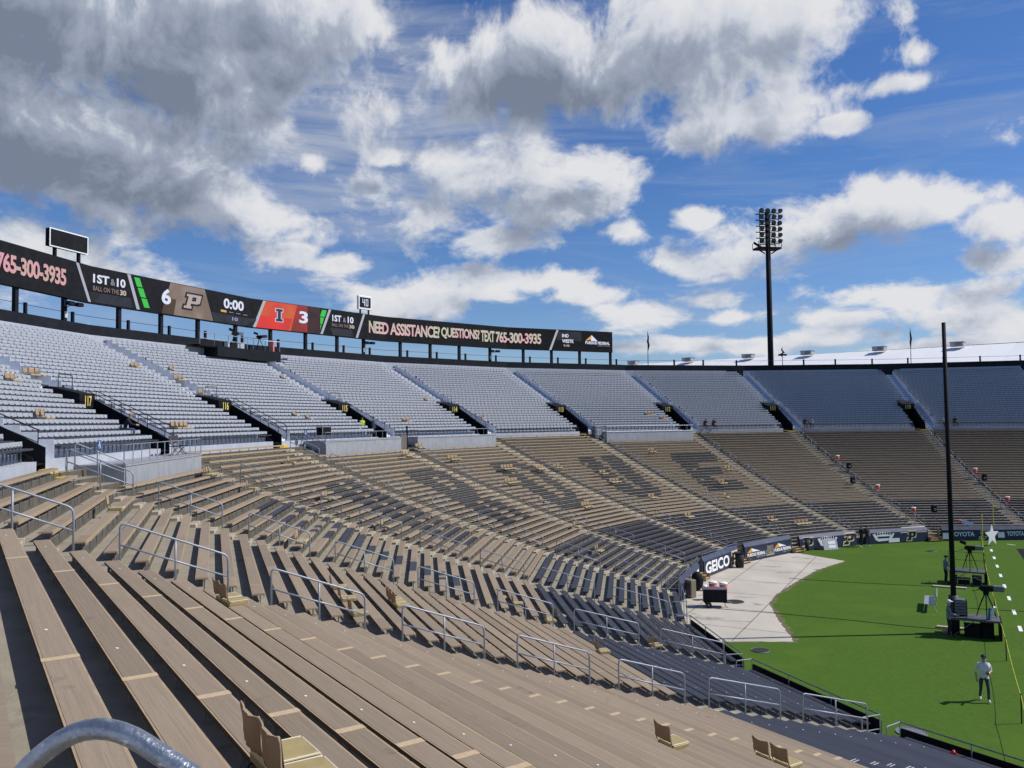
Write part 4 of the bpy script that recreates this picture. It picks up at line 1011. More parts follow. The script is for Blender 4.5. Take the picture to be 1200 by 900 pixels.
for q in range(n):
    x0, x1 = -6+(LB+6)*q/n, -6+(LB+6)*(q+1)/n; mb = MB(); zz = P1z+(P2z-P1z)*((x0+x1)/2)/(P2-P1).length
    mb.face([rl(x0+.03, -26, zz-7.2), rl(x1-.03, -26, zz-7.2), rl(x1-.03, 0, zz), rl(x0+.03, 0, zz)]); mb.face([rl(x0, -26, zz-7.24), rl(x1, -26, zz-7.24), rl(x1, 0, zz-.04), rl(x0, 0, zz-.04)])
    mb.build('roof_panel', M_roof, t)
mb = MB(); mb.face([rl(-6, -26, 0), rl(LB, -26, 0), rl(LB, -26, P2z-7.4), rl(-6, -26, P1z-7.3)]); mb.face([rl(-6, -26, 0), rl(-6, 24, 0), rl(-6, 24, P1z-7.3), rl(-6, 0, P1z-.1), rl(-6, -26, P1z-7.3)]); mb.face([rl(-6, 0, P1z-.06), rl(LB, 0, P2z-.06), rl(LB, 26, P2z-7.3), rl(-6, 26, P1z-7.3)])
mb.build('wall', mat('pale_cladding', (.5, .5, .5), .7), t)
for q, x in enumerate((748, 812, 882, 951, 1035, 1126)):
    d = ray(x, 420); # meet the vertical plane of the ridge
    den = d.x*bk.x+d.y*bk.y; tt = ((P1.x-CX)*bk.x+(P1.y-CY)*bk.y)/den; c = CAM+d*tt; xx = (c-P1).dot(dv); zz = P1z+(P2z-P1z)*xx/(P2-P1).length
    u = MB(); o_ = rl(xx, -2.2, zz+.12); u.obox(o_, dv*1.1, bk*.9, (0, 0, .36)); un = u.build('rooftop_unit', mat('unit_grey', (.42, .42, .42), .5, col2=(.3, .3, .31), scale=.8), t)
    u = MB(); u.obox(o_+Vector((0, 0, .40)), dv*1.18, bk*1., (0, 0, .06)); u.obox(o_+bk*-.93+dv*.3, dv*.5, bk*.03, (0, 0, .24)); u.build('unit_cover', M_grey, un)
# ------------------------------------------------------------------ rails and banner boards at the field edge
def field_rail(j, f0, f1, zb, h, lab, wall=True, gate=True):
    s = SEC[j]; a = AW+.12; hf = s.half(a); u0 = (UN-12 if j == 0 else -hf*f0); u1 = hf*f1; um = (u0+u1)/2
    t = thing('field_railing', lab, 'railing', s.p(a, um, 0), -s.m, 'railings along the field edge'); w = (u1-u0)/2
    n = max(2, int(2*w/2.2)); pmsh = MB().tube([(0, 0, zb), (0, 0, zb+h)], .022, 6).mesh('post', M_galv)
    for q in range(n+1): link('post', pmsh, t).location = (-w+2*w*q/n, 0, 0)
    for x in (-w, w): MB().tube(bend([(x, 0, zb+h), (x, .75, zb+h), (x, .75, zb+.2)], .08), .022, 6).tube([(x, 0, zb+h*.5), (x, .75, zb+h*.5)], .018, 5).build('end_return', M_galv, t); MB().tube([(-w, 0, zb+h), (w, 0, zb+h)], .024, 7).build('top_rail', M_galv, t)
    if wall: MB().box(-w, w, -.06, -.03, .02, zb+.72).build('wall_screen', M_black, t)
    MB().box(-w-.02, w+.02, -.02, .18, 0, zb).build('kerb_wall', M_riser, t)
for j, lab in ((0, 'steel railing at the field edge below the nearest section'), (1, 'steel railing at the field edge past the first handrail aisle'), (2, 'steel railing by the concrete apron below the painted letter P')): field_rail(j, .90, .90, .2, .92, lab)
for j, lab in ((3, 'steel railing above the dark banner left of the GEICO board'), (4, 'steel railing at the GEICO board corner of the apron'), (5, 'steel railing above the long GEICO banner board')): field_rail(j, .86, .86, .3, 1.3, lab, wall=False)
def board(j, lab, x0=-.86, x1=.86, H=1.3):
    s = SEC[j]; a = AW-.05; hf = s.half(a); u0, u1 = hf*x0, hf*x1; um = (u0+u1)/2; w = (u1-u0)/2
    t = thing('banner_board', lab, 'banner', s.p(a, um, 0), -s.m, 'navy banner boards along the field edge')
    b = MB(); b.prism([(0, .04), (.30, .04), (.30, H+.08), (.22, H+.07), (.05, H-.22)], (-w, 0, 0), (0, 1, 0), (0, 0, 1), (2*w, 0, 0)); b.build('banner', [M_navy], t)
    f = MB(); f.face([(-w, .047, H-.215), (w, .047, H-.215), (w, .217, H+.076), (-w, .217, H+.076)]); f.face([(-w, .217, H+.077), (w, .217, H+.077), (w, .31, H+.088), (-w, .31, H+.088)]); f.build('top_flap', M_navytop, t)
    return t, w, H
Yf = lambda z, H: (z-.04)*.05/(H-.26)-.012 if z < H-.22 else .05+(z-H+.22)*.586-.014
def btext(t, H, body, x0, x1, z0, z1, mt, bold=.04, nm='lettering', off=0.):
    mb = MB(); put_text(mb, body, lambda x, z: (x, Yf(z, H)-off, z), x0, x1, z0, z1, bold); return mb.build(nm, mt, t)
def bpoly(t, H, polys, mt, nm, off=0.):
    mb = MB()
    for q, po in enumerate(polys): mb.face([(x, Yf(z, H)-off-.001*q, z) for x, z in po])
    return mb.build(nm, mt, t)
def bp_logo(t, H, x0, x1, z0, z1):
    fx = lambda x: x0+(x1-x0)*x; fz = lambda z: z0+(z1-z0)*z
    for q, (ou, mt) in enumerate(((.12, M_white), (.07, M_gold), (.0, M_black))):
        bpoly(t, H, block_p(fx, fz, .24, 0, ou), mt, 'letter_emblem', .004+.008*q)
t, w, H = board(4, 'short navy banner with white arrow marks beside the GEICO board', H=1.2)
bpoly(t, H, [[(-w*.9, .25), (-w*.55, .25), (-w*.25, .85), (-w*.5, .85)], [(w*.35, .3), (w*.6, .3), (w*.9, .9), (w*.62, .9)]], M_white, 'white_mark', .004)
bp_logo(t, H, -w*.12, w*.22, .25, .9)
t, w, H = board(5, 'navy banner board reading GEICO beside the concrete apron', H=1.35)
btext(t, H, 'GEICO', -w*.93, w*.42, .22, 1.02, M_white, .035, off=.004); bp_logo(t, H, w*.52, w*.82, .18, 1.02)
t, w, H = board(6, 'navy banner board with two orange and white roof emblems', H=1.35)
for x in (-w*.92, w*.22):
    bpoly(t, H, [[(x, .66), (x+.9, .66), (x+.55, .98)]], M_orange, 'roof_emblem', .004); bpoly(t, H, [[(x+.55, .985), (x+.75, .70), (x+1.75, .68)]], M_white, 'roof_emblem', .006)
    btext(t, H, 'PURDUE FEDERAL', x, x+2.45, .36, .60, M_white, .04, off=.004); btext(t, H, 'CREDIT UNION', x+1.2, x+2.45, .20, .31, M_alu, .02, off=.004)
bpoly(t, H, [[(-.45, .18), (.65, .18), (.65, 1.2), (-.45, 1.2)]], M_alu, 'picture_panel', .004); bpoly(t, H, [[(-.35, .27), (.55, .27), (.55, .95), (-.35, .95)]], mat('dark_picture', (.05, .055, .06), .5, col2=(.3, .26, .16), scale=3), 'picture_panel', .010)
def arch_badge(t, H, x, z, s, lines=True):
    P_ = [(x-1.1*s+2.2*s*q/8, z+.62*s+.16*s*sin(pi*q/8)) for q in range(9)]+[(x+.8*s, z+.2*s), (x+.4*s, z+.05*s), (x-.5*s, z), (x-.8*s, z+.12*s)]
    bpoly(t, H, [P_], M_white, 'badge', .004)
    for q in range(7): xx = x-.78*s+q*.25*s; bpoly(t, H, [[(xx, z+.50*s+.10*s*sin(pi*(q+1)/8)), (xx+.15*s, z+.50*s+.10*s*sin(pi*(q+1)/8)), (xx+.15*s, z+.66*s+.10*s*sin(pi*(q+1)/8)), (xx, z+.66*s+.10*s*sin(pi*(q+1)/8))]], M_navy, 'badge_mark', .010)
    bpoly(t, H, [[(x-.6*s, z+.26*s), (x+.6*s, z+.26*s), (x+.6*s, z+.42*s), (x-.6*s, z+.42*s)]], M_navy, 'badge_mark', .010)
t, w, H = board(7, 'navy banner board with white arched badge between two P emblems', H=1.2)
bp_logo(t, H, -w*.92, -w*.62, .2, .98); arch_badge(t, H, -w*.05, .2, 1.05); bp_logo(t, H, w*.52, w*.84, .2, 1.02)
t, w, H = board(8, 'navy banner board with white arched badge and pale torn cover', H=1.15)
arch_badge(t, H, -w*.45, .2, 1.0); bpoly(t, H, [[(-w*.3, .08), (w*.05, .08), (w*.05, .42), (-w*.3, .42)]], M_white, 'white_panel', .012); bp_logo(t, H, w*.3, w*.55, .2, .9)
f = MB(); f.face([(w*.1, .03, .84), (w*.96, .03, .84), (w*.96, .33, 1.30), (w*.2, .33, 1.28)]); f.build('cover_sheet', mat('pale_sheet', (.55, .55, .62), .6), t)
t, w, H = board(9, 'navy banner board reading TOYOTA across the far field', H=1.15, x0=-.82)
btext(t, H, 'TOYOTA', -w*.80, -w*.22, .38, .78, M_white, .03, off=.004); bpoly(t, H, [[(-w*.985, .16), (-w*.84, .16), (-w*.84, .98), (-w*.985, .98)]], M_white, 'white_panel', .004); bp_logo(t, H, -w*.10, w*.12, .2, .8)
bpoly(t, H, [[(w*.34, .24), (w*.50, .24), (w*.50, .98), (w*.34, .98)]], M_white, 'white_panel', .004); btext(t, H, 'TOYOTA', w*.56, w*.97, .38, .78, M_white, .03, off=.004)
t, w, H = board(10, 'navy banner board at the right edge of the picture', H=1.15); btext(t, H, 'TOYOTA', -w*.9, -w*.2, .38, .78, M_white, .03, off=.004)
# timber steps at two openings
for k, lab in ((8, 'timber steps from the grass up to the aisle below portal 111'), (5, 'timber steps beside the GEICO board'), (6, 'timber steps at the right end of the orange emblem board'), (4, 'timber steps at the left end of the GEICO board')):
    p = aisle_p(k, AW-.35, 0, 0); t = thing('timber_steps', lab, 'steps', p, -PS[k], 'timber steps at the field openings')
    for q in range(3):
        MB().box(-.55, .55, -.15+.24*q, .11+.24*q, .10+.14*q, .15+.14*q).build('tread', M_wood, t)
    for x in (-.55, .52): MB().box(x-.02, x+.02, -.15, .6, 0, .4).build('stringer', M_wood, t)
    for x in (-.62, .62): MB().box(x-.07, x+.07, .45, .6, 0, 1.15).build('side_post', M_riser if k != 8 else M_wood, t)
# ------------------------------------------------------------------ portable seats
def seat_proto(big=False):
    t = thing('portable_seat', 'x', 'portable seat', (0, 0, -60), 0, 'gold portable seats clipped to the benches')
    c = MB(); c.bbox(-.205, .205, -.27, .135, .0, .085, .028); c.build('cushion', M_cush, t)
    pp = MB(); pp.tube([(-.19, -.262, .07), (.19, -.262, .07)], .009, 5); pp.tube([(-.195, -.25, .078), (-.195, .12, .078)], .008, 5); pp.tube([(.195, -.25, .078), (.195, .12, .078)], .008, 5); pp.build('piping', M_pipingw, t)
    b = MB(); nx, nz = 10, 6; rows = []
    for iz in range(nz+1):
        for ix in range(nx+1):
            x = -.205+.41*ix/nx; f = iz/nz; z = .15+.28*f-(.035*sin(pi*ix/nx) if iz == nz else .02*f*sin(pi*ix/nx)); y = .150+.035*f+.028*sin(pi*ix/nx)*(1-.4*f)+.006*sin(ix*2.1+iz)
            b.v.append((x, y, z))
    for iz in range(nz):
        for ix in range(nx): q = iz*(nx+1)+ix; b.f.append((q, q+1, q+nx+2, q+nx+1)); b.m.append(0)
    o = b.build('backrest', M_tanfab, t, True); md = o.modifiers.new('thick', 'SOLIDIFY'); md.thickness = .014
    for x in (-.198, .198): MB().tube([(x, .08, .05), (x, .14, .10), (x, .155, .20), (x, .18, .42)], .0085, 6).build('back_rod', M_blkpipe, t, True)
    MB().tube(bend([(-.12, .02, .0), (-.12, .16, -.01), (-.12, .17, -.07), (-.12, .05, -.085)], .02), .008, 5).build('clip', M_blkpipe, t)
    MB().tube(bend([(.12, .02, .0), (.12, .16, -.01), (.12, .17, -.07), (.12, .05, -.085)], .02), .008, 5).build('clip', M_blkpipe, t)
    return t
SP = seat_proto(); sp_first = [True]
def pseat(j, i, u, n, lab, jit=.12):
    s = SEC[j]; a = A0-i*WD-.29
    for q in range(n):
        c = s.p(a, u+.445*q, Z(i)+BH+.004); rz = -s.m+random.uniform(-jit, jit)
        l = lab if n == 1 else lab+[', left one', ', right one', ', third from left', ', fourth from left'][q] if n == 2 else lab+[', leftmost', ', second from left', ', third from left', ', fourth from left'][q]
        if sp_first[0]: SP.location = c; SP.rotation_euler = (0, 0, rz); SP['label'] = l; sp_first[0] = False
        else: dup(SP, c, rz, l)
def fu(j, i, f): h = SEC[j].half(A0-i*WD); return -h+2*h*f
pseat(0, 4, -6.88, 2, 'gold portable seat nearest the viewer at the bottom edge', .05)
pseat(0, 8, 3.9, 2, 'gold portable seat at the far end of a near bench by the handrail', .08)
pseat(0, 18, -1.55, 1, 'lone gold portable seat on the brown benches low in the middle')
pseat(0, 23, -1.55, 2, 'gold portable seat at the bottom edge right of the lone one')
def pixseat(j, x, y, n, lab):
    s = SEC[j]; best = None
    for i10 in range(0, 430):
        i = i10/10; X = onz(x, y, zt(i)); e_ = abs(X.dot(s.n)-s.ae(A0-i*WD-.31))
        if best is None or e_ < best[0]: best = (e_, i, X.dot(s.t))
    pseat(j, int(round(best[1])), best[2]-.22*(n-1), n, lab)
for x, y, n, lab in ((128, 596, 1, 'gold portable seat on the bench left of the nearest grey platform'), (402, 692, 1, 'gold portable seat on a tan bench above the two by the second handrail'), (409, 704, 1, 'upper gold portable seat of two by the second handrail'), (424, 722, 1, 'lower gold portable seat of two by the second handrail'), (467, 708, 3, 'gold portable seat in a row of three on tan benches'),
                     (583, 700, 1, 'gold portable seat by itself on a tan bench beside the fourth handrail'), (642, 728, 1, 'gold portable seat at the lower tan and navy edge beside a handrail'), (655, 724, 1, 'gold portable seat on the first navy bench, lower of three'), (657, 711, 1, 'gold portable seat highest of three on the first navy benches'), (674, 715, 1, 'gold portable seat rightmost of three on the first navy benches'),
                     (704, 724, 1, 'gold portable seat on navy benches right of the three'), (703, 764, 1, 'dark backed gold portable seat on the last tan bench'), (774, 761, 1, 'gold portable seat low on the navy benches by the lowest handrails'), (813, 753, 1, 'gold portable seat on a navy bench beside the field rail')): pixseat(1, x, y, n, lab)
pseat(2, 4, 3.6, 3, 'gold portable seat at the right foot of the nearest platform'); pseat(2, 7, 4.4, 1, 'gold portable seat two rows under the nearest platform'); pseat(2, 13, -4.6, 2, 'gold portable seat at the aisle end in the letter P section'); pseat(2, 27, -3, 1, 'gold portable seat on a tan bench under the letter P')
pseat(3, 4, 2., 1, 'gold portable seat high in the first letter U section'); pseat(3, 11, -3.4, 2, 'gold portable seat left of the first letter U'); pseat(3, 17, fu(3, 17, .1), 1, 'gold portable seat at the aisle beside the first letter U')
pseat(4, 5, fu(4, 5, .82), 2, 'gold portable seat beside the steps below the two grey platforms'); pseat(4, 33, fu(4, 33, .4), 2, 'gold portable seat on navy benches under the letter R'); pseat(4, 28, fu(4, 28, .93), 2, 'gold portable seat at the lower right of the letter R section')
pseat(5, 3, fu(5, 3, .1), 2, 'gold portable seat at the left foot of the second far platform'); pseat(5, 7, fu(5, 7, .18), 3, 'gold portable seat upper left of the letter D'); pseat(5, 11, fu(5, 11, .50), 4, 'gold portable seat on the top of the letter D'); pseat(5, 12, fu(5, 12, .86), 3, 'gold portable seat right of the top of letter D'); pseat(5, 15, fu(5, 15, .26), 4, 'gold portable seat on the stem of letter D'); pseat(5, 21, fu(5, 21, .2), 1, 'gold portable seat at the foot of letter D'); pseat(5, 24, fu(5, 24, .5), 3, 'gold portable seat right below letter D')
pseat(6, 12, fu(6, 12, .08), 2, 'gold portable seat left of the second letter U'); pseat(6, 15, fu(6, 15, .42), 2, 'gold portable seat inside the second letter U'); pseat(6, 18, fu(6, 18, .36), 3, 'gold portable seat at the base of the second letter U'); pseat(6, 24, fu(6, 24, .45), 2, 'gold portable seat below the second letter U'); pseat(6, 31, fu(6, 31, .40), 2, 'gold portable seat on navy benches under the second letter U')
pseat(7, 8, fu(7, 8, .30), 2, 'gold portable seat at the top left of letter E'); pseat(7, 16, fu(7, 16, .80), 2, 'gold portable seat right of the middle bar of letter E'); pseat(7, 21, fu(7, 21, .5), 2, 'gold portable seat at the foot of letter E'); pseat(7, 26, fu(7, 26, .3), 1, 'gold portable seat under letter E'); pseat(7, 35, fu(7, 35, .28), 2, 'gold portable seat on navy benches under letter E'); pseat(7, 37, fu(7, 37, .5), 4, 'gold portable seat in a row of four low under letter E')
# tan cushions left on the silver seats
def useat(x, y, n, lab):
    d = ray(x, y); best = None
    for j in range(1, 11):
        s = SEC[j]
        for r in range(NS):
            a = as_(r)+.22; den = d.x*s.n.x+d.y*s.n.y
            if abs(den) < 1e-6: continue
            tt = (s.ae(a)-(CX*s.n.x+CY*s.n.y))/den
            if tt < 2: continue
            q = CAM+d*tt; u = q.dot(s.t)
            if abs(u) > s.half(a): continue
            e_ = abs(q.z-(zs(r)+.55))
            if best is None or e_ < best[0]: best = (e_, s, r, u, a)
    if not best: return
    e_, s, r, u, a = best
    for q in range(n): dup(SP, s.p(a-.06, u+.45*(q-(n-1)/2), zs(r)+.44), -s.m+random.uniform(-.15, .15), lab if n == 1 else lab+[', left one', ', right one', ', third one', ', fourth one'][q], 'gold portable seats on the silver seats')
for x, y, n, lab in ((14, 443, 2, 'gold portable seat on silver seats at the left edge'), (39, 439, 3, 'gold portable seat on silver seats above left of portal 117'), (50, 486, 2, 'gold portable seat on silver seats left of portal 117'), (159, 429, 2, 'gold portable seat on the upper silver seats'), (202, 433, 1, 'dark and gold portable seat on the upper silver seats'), (210, 445, 2, 'gold portable seat up left of portal 116 box'), (236, 461, 1, 'gold portable seat right beside portal 116'),
                  (212, 502, 4, 'gold portable seat above the nearest grey platform'), (332, 442, 1, 'gold portable seat beside the upper steps right of portal 116'), (346, 487, 1, 'gold portable seat low on silver seats just right of portal 116'), (362, 488, 1, 'gold portable seat halfway between portals 116 and 115'), (477, 493, 2, 'gold portable seat on silver seats right of portal 115'), (500, 470, 1, 'gold portable seat left of portal 114'), (565, 490, 1, 'gold portable seat right of portal 114'), (762, 484, 3, 'gold portable seat left of portal 112'), (778, 491, 2, 'gold portable seat beside portal 112')): useat(x, y, n, lab)
# ------------------------------------------------------------------ things on the field
P = onz(1119, 742)
t = thing('net_pole', 'tall black pole standing behind the near camera platform', 'pole', (P.x, P.y, 0))
MB().tube([(0, 0, 0), (-.02, 0, 7), (-.04, 0, 15.75)], [.135, .115, .095], 12).build('shaft', M_black, t, True)
MB().tube([(0, 0, 0), (0, 0, 1.9)], .24, 12).build('padding', mat('black_padding', (.03, .032, .036), .6), t, True)
rot_s = atan2(e1.y, e1.x)
def deck_platform(corner, w, d, h, lab):
    c = corner-e1*w
    t = thing('camera_platform', lab, 'platform', (c.x, c.y, 0), rot_s, 'camera platforms behind the end line')
    MB().bbox(0, w, 0, d, h-.10, h, .012).build('deck', mat('grey_deck', (.10, .11, .125), .6, col2=(.07, .075, .085), scale=3), t)
    for x in (.06, w-.06):
        for y in (.06, d-.06): MB().tube([(x, y, 0), (x, y, h-.1)], .03, 6).build('leg', M_black, t)
    MB().box(w-.02, w+.02, 0, d, .02, h+.02).build('side_screen', M_black, t)
    mb = MB(); mb.tube([(.1, .06, .1), (w*.45, .06, h-.12)], .018, 5); mb.tube([(.1, d-.06, h-.12), (w*.6, d-.06, .1)], .018, 5); mb.build('brace', M_grey, t)
    return t, c
t, c2 = deck_platform(onz(1174.5, 752), 2.15, 1.35, .95, 'near camera platform on the grass beside the tall black pole')
def on2(x, y, z=.96): return c2+e1*x+e2*y+Vector((0, 0, z))
tv_camera(on2(1.55, .65), rot_s, 1.0, 'television camera with long lens on the near platform', 'television cameras behind the end line')
t = thing('equipment_rack', 'black equipment rack with grey drawers on the near platform', 'rack', on2(.42, .75), rot_s)
MB().bbox(-.3, .3, -.25, .25, 0, .75, .02).build('case', M_black, t)
for q in range(5): MB().box(-.26, .26, -.265, -.25, .06+.14*q, .17+.14*q).build('drawer', M_grey, t)
MB().bbox(-.27, .2, -.2, .2, .75, .80, .02).build('lid', mat('blue_grey_lid', (.12, .17, .22), .5), t)
t = thing('towel', 'blue and white towel hung on the tripod of the near camera', 'towel', on2(1.80, .3), rot_s)
MB().obox((0, 0, .32), (.09, 0, .30), (0, .05, .02), (.045, 0, -.012)).build('cloth', M_white, t); MB().obox((-.15, 0, .28), (.03, .01, .27), (0, .06, 0), (.05, 0, 0)).build('blue_cloth', mat('blue_cloth', (.05, .14, .5), .8), t)
for q, (x, y, w, d, h, lab) in enumerate(((.9, .55, .7, .6, .55, 'black case under the near camera platform'), (1.55, .7, .55, .6, .7, 'tall black case under the near camera platform'), (-.15, .8, .5, .3, .06, 'flat plank end beside the near camera platform'))):
    plain_box('equipment_case', lab, 'case', c2+e1*x+e2*y, rot_s+.1*q, w, d, h, M_black if q < 2 else M_wood)
t, c1 = deck_platform(onz(1156.5, 687), 2.15, 1.35, .86, 'far camera platform on the grass with cases underneath')
def on1(x, y, z=.87): return c1+e1*x+e2*y+Vector((0, 0, z))
tv_camera(on1(1.25, .6), rot_s, 1.0, 'television camera with grey hood on the far platform', 'television cameras behind the end line')
t = thing('railing_frame', 'thin pipe railing round the far camera platform', 'railing', on1(0, 0), rot_s)
mb = MB(); railing_mb(mb, [(0, 0, 0), (0, 1.3, 0), (2.1, 1.3, 0), (2.1, 0, 0)], 1.05, .014, 1.1, (.5,)); mb.build('pipe', M_blkpipe, t)
for q, (x, y, w, h, lab) in enumerate(((.85, .06, .75, .42, 'black flight case with pale edges under the far camera platform'), (1.6, .1, .55, .6, 'black crate at the right under the far camera platform'), (.28, .1, .4, .55, 'dark case at the left under the far camera platform'))):
    b = plain_box('equipment_case', lab, 'case', c1+e1*x+e2*(y-.22), rot_s, w, .4, h, M_black)
    mb = MB(); 
    for z in (.02, h-.03): mb.box(-w/2-.004, w/2+.004, -.212, -.2, z, z+.03)
    for xx in (-w/2, w/2-.03): mb.box(xx, xx+.03, -.212, -.2, .02, h)
    mb.build('case_edge', M_grey if q else M_alu, b)
plain_box('plank', 'pale plank lying on the grass beside the far camera platform', 'plank', onz(1113, 689), rot_s, 1.9, .25, .05, mat('pale_plank', (.5, .42, .3), .8))
plain_box('plank', 'pale plank lying at the feet of the near operator', 'plank', onz(1117, 737), rot_s, 1.5, .22, .05, mat('pale_plank', (.5, .42, .3), .8))
# aluminium bench on the grass
p = onz(1086, 712); t = thing('aluminium_bench', 'small aluminium bench with backrest standing alone on the grass', 'bench', p, atan2(e2.y, e2.x)+pi)
for y in (0, .26): MB().bbox(-1.25, 1.25, y-.12, y+.12, .42, .46, .01).build('seat_plank', M_alu, t)
MB().bbox(-1.25, 1.25, .52, .56, .66, .95, .01).build('back_plank', M_alu, t)
for x in (-1., 1.): MB().tube([(x, -.15, 0), (x, -.05, .42), (x, .42, .42), (x, .55, .85)], .025, 6).build('frame', M_alu, t); MB().tube([(x, .5, 0), (x, .35, .42)], .025, 6).build('leg', M_alu, t)
# yellow rope on black stakes
RS = [(1197.5, 848), (1179.5, 775), (1166, 722), (1157.5, 690), (1153, 660), (1150.5, 642)]
t = thing('rope_barrier', 'yellow rope strung on black stakes along the end line', 'rope barrier', onz(*RS[0])); L0 = t.location.copy()
tops = []
for x, y in RS:
    p = onz(x, y); MB().tube([p-L0, p-L0+Vector((0, 0, 1.05))], .022, 6).build('stake', M_black, t); tops.append(p-L0+Vector((0, 0, 1.0)))
e = tops[0]+(tops[0]-tops[1]).normalized()*8; tops = [e]+tops
rp = []
for a_, b_ in zip(tops[:-1], tops[1:]):
    for q in range(6): f = q/6; rp.append(a_.lerp(b_, f)-Vector((0, 0, .12*4*f*(1-f))))
MB().tube(rp+[tops[-1]], .010, 5).build('rope', M_yrope, t)
# thin dark tubes laid across the grass
for pts, lab in (([(838, 713), (870, 715.5), (904, 718), (1000, 727), (1060, 733.5), (1117, 738.5)], 'thin dark line from the apron to the near camera platform'), ([(925, 677.5), (944, 679), (1000, 682.5), (1060, 685.5), (1114, 688)], 'thin dark line across the grass to the far camera platform'), ([(1125, 712), (1160, 714), (1200, 716.5)], 'thin dark line from the near platform to the right edge')):
    P_ = [onz(x, y, .02) for x, y in pts]; o = MB().tube(P_, .014, 5).build('ground_line', M_rubber); tag(o, lab, 'ground_line', 'dark lines on the grass')
for x, y, r, lab in ((891, 762.5, .42, 'round dark drain cover in the grass below the apron'), (1068, 859, .5, 'round grey drain cover in the grass by the near railing'), (861, 705.5, .55, 'dark drain cover in the apron beside the black cart'), (1091, 646, .4, 'far dark drain cover in the grass')):
    p = onz(x, y); t = thing('drain_cover', lab, 'drain cover', p, 0, 'drain covers'); MB().tube([(0, 0, .008), (0, 0, .022)], r, 20).build('plate', M_grey if 'grey' in lab else M_rubber, t); MB().tube([(r*cos(q*.2618), r*sin(q*.2618), .02) for q in range(24)], .02, 5, closed=True).build('rim', M_grey, t)
# black cart with coolers
p = onz(838, 711); t = thing('utility_cart', 'black two wheeled utility cart parked on the concrete apron', 'cart', p, radians(-8)); t.scale = (.88, .88, .88)
MB().bbox(-.75, .75, -.42, .42, .36, 1.18, .03).build('box_body', M_black, t); MB().box(-.77, .77, -.44, .44, 1.18, 1.225).build('lid', mat('cart_lid', (.09, .08, .10), .5, col2=(.15, .11, .13), scale=2), t)
for y in (-.45, .45):
    wv = MB().tube([(-.45, y-.05, .2), (-.45, y+.05, .2)], .2, 14).build('wheel', M_rubber, t); MB().tube([(-.45, y-.056, .2), (-.45, y+.056, .2)], .08, 10).build('hub', M_grey, wv)
MB().tube([(.6, 0, .36), (.7, 0, .02)], .03, 6).build('stand', M_alu, t); MB().tube(bend([(.5, -.3, .33), (1.05, -.3, .3), (1.05, .3, .3), (.5, .3, .33)], .08), .02, 6).build('tow_bar', M_alu, t)
def cooler(loc, lab, s=1., post=0.):
    t = thing('drink_cooler', lab, 'cooler', loc, 0, 'orange drink coolers')
    MB().tube([(0, 0, post), (0, 0, post+.42*s)], [.17*s, .19*s], 14).build('tank', M_red, t, True); MB().tube([(0, 0, post+.42*s), (0, 0, post+.50*s), (0, 0, post+.53*s)], [.205*s, .205*s, .15*s], 14).build('lid', M_white, t, True)
    MB().box(-.03, .03, -.23*s, -.16*s, post+.05, post+.11).build('tap', M_white, t)
    if post: MB().tube([(0, 0, 0), (0, 0, post)], .03, 6).build('stand', M_galv, t)
q = onz(848, 704); cooler(q, 'orange drink cooler with white lid behind the black cart', 1.25, .45); cooler(q+Vector((-.55, .35, 0)), 'second white lidded cooler behind the black cart', 1.25, .45)
for k, r, lab in ((8, 15, 'highest orange cooler on the aisle left of the pole'), (8, 27.5, 'middle orange cooler on the aisle left of the pole'), (8, 37, 'lowest orange cooler on the aisle left of the pole'), (9, 21, 'highest orange cooler on the aisle right of the pole'), (9, 33, 'middle orange cooler on the aisle right of the pole'), (9, 40, 'lowest orange cooler on the aisle right of the pole')):
    cooler(aisle_p(k, nose(r)+.3, .62, Z(r)), lab, 1.05, .62)
def speaker(k, r, off, h, lab):
    t = thing('loudspeaker', lab, 'loudspeaker', aisle_p(k, nose(r)+.3, off, Z(r)), -PS[k], 'black loudspeakers in the far stand')
    MB().tube([(0, 0, 0), (0, 0, h)], .03, 6).build('pole', M_grey, t); b = MB().bbox(-.2, .2, -.17, .17, h, h+.6, .03).build('cabinet', M_black, t); MB().tube([(0, -.172, h+.25), (0, -.182, h+.25)], .13, 12).build('cone', M_grey, b)
speaker(8, 18, .9, .5, 'black loudspeaker beside the handrail below portal 111'); speaker(8, 24, -.8, .5, 'lower black loudspeaker beside the aisle below portal 111'); speaker(8, 42, .6, 1.9, 'black loudspeaker on a tall pole above the timber steps'); speaker(9, 23, 1.0, .4, 'black loudspeaker beside the aisle below portal 110'); speaker(9, 40, 2.2, 1.2, 'black loudspeaker at the right edge low in the far stand')
def bin_(x, y, lab, m1=M_rubber):
    t = thing('waste_bin', lab, 'bin', onz(x, y), .2, 'dark waste bins'); MB().tube([(0, 0, 0), (0, 0, 1.0)], [.28, .34], 12).build('tub', m1, t, True); MB().tube([(0, 0, 1.0), (0, 0, 1.06)], .36, 12).build('rim', M_black, t)
bin_(867, 665, 'dark waste bin between the GEICO board and the emblem board'); bin_(944, 645, 'dark waste bin right of the orange emblem board')
p = onz(817, 692); t = thing('rubbish_bag', 'crumpled black bag on a bin beside the left end of the GEICO board', 'bag', p, 0, 'dark waste bins'); MB().ball((0, 0, .6), .42, .38, .62, 9, 7).build('bag', M_black, t, True); MB().ball((.45, -.1, .2), .2, .18, .2, 8, 6).build('white_bag', M_white, t, True)
p = onz(808, 700); t = thing('hose_box', 'brown box against the navy banner left of the cart', 'box', p, -.9); MB().bbox(-.35, .35, -.25, .25, 0, 1.1, .03).build('box_body', mat('brown_box', (.2, .17, .12), .7), t); MB().box(-.28, .28, -.27, -.25, .2, .9).build('door', M_riser, t)
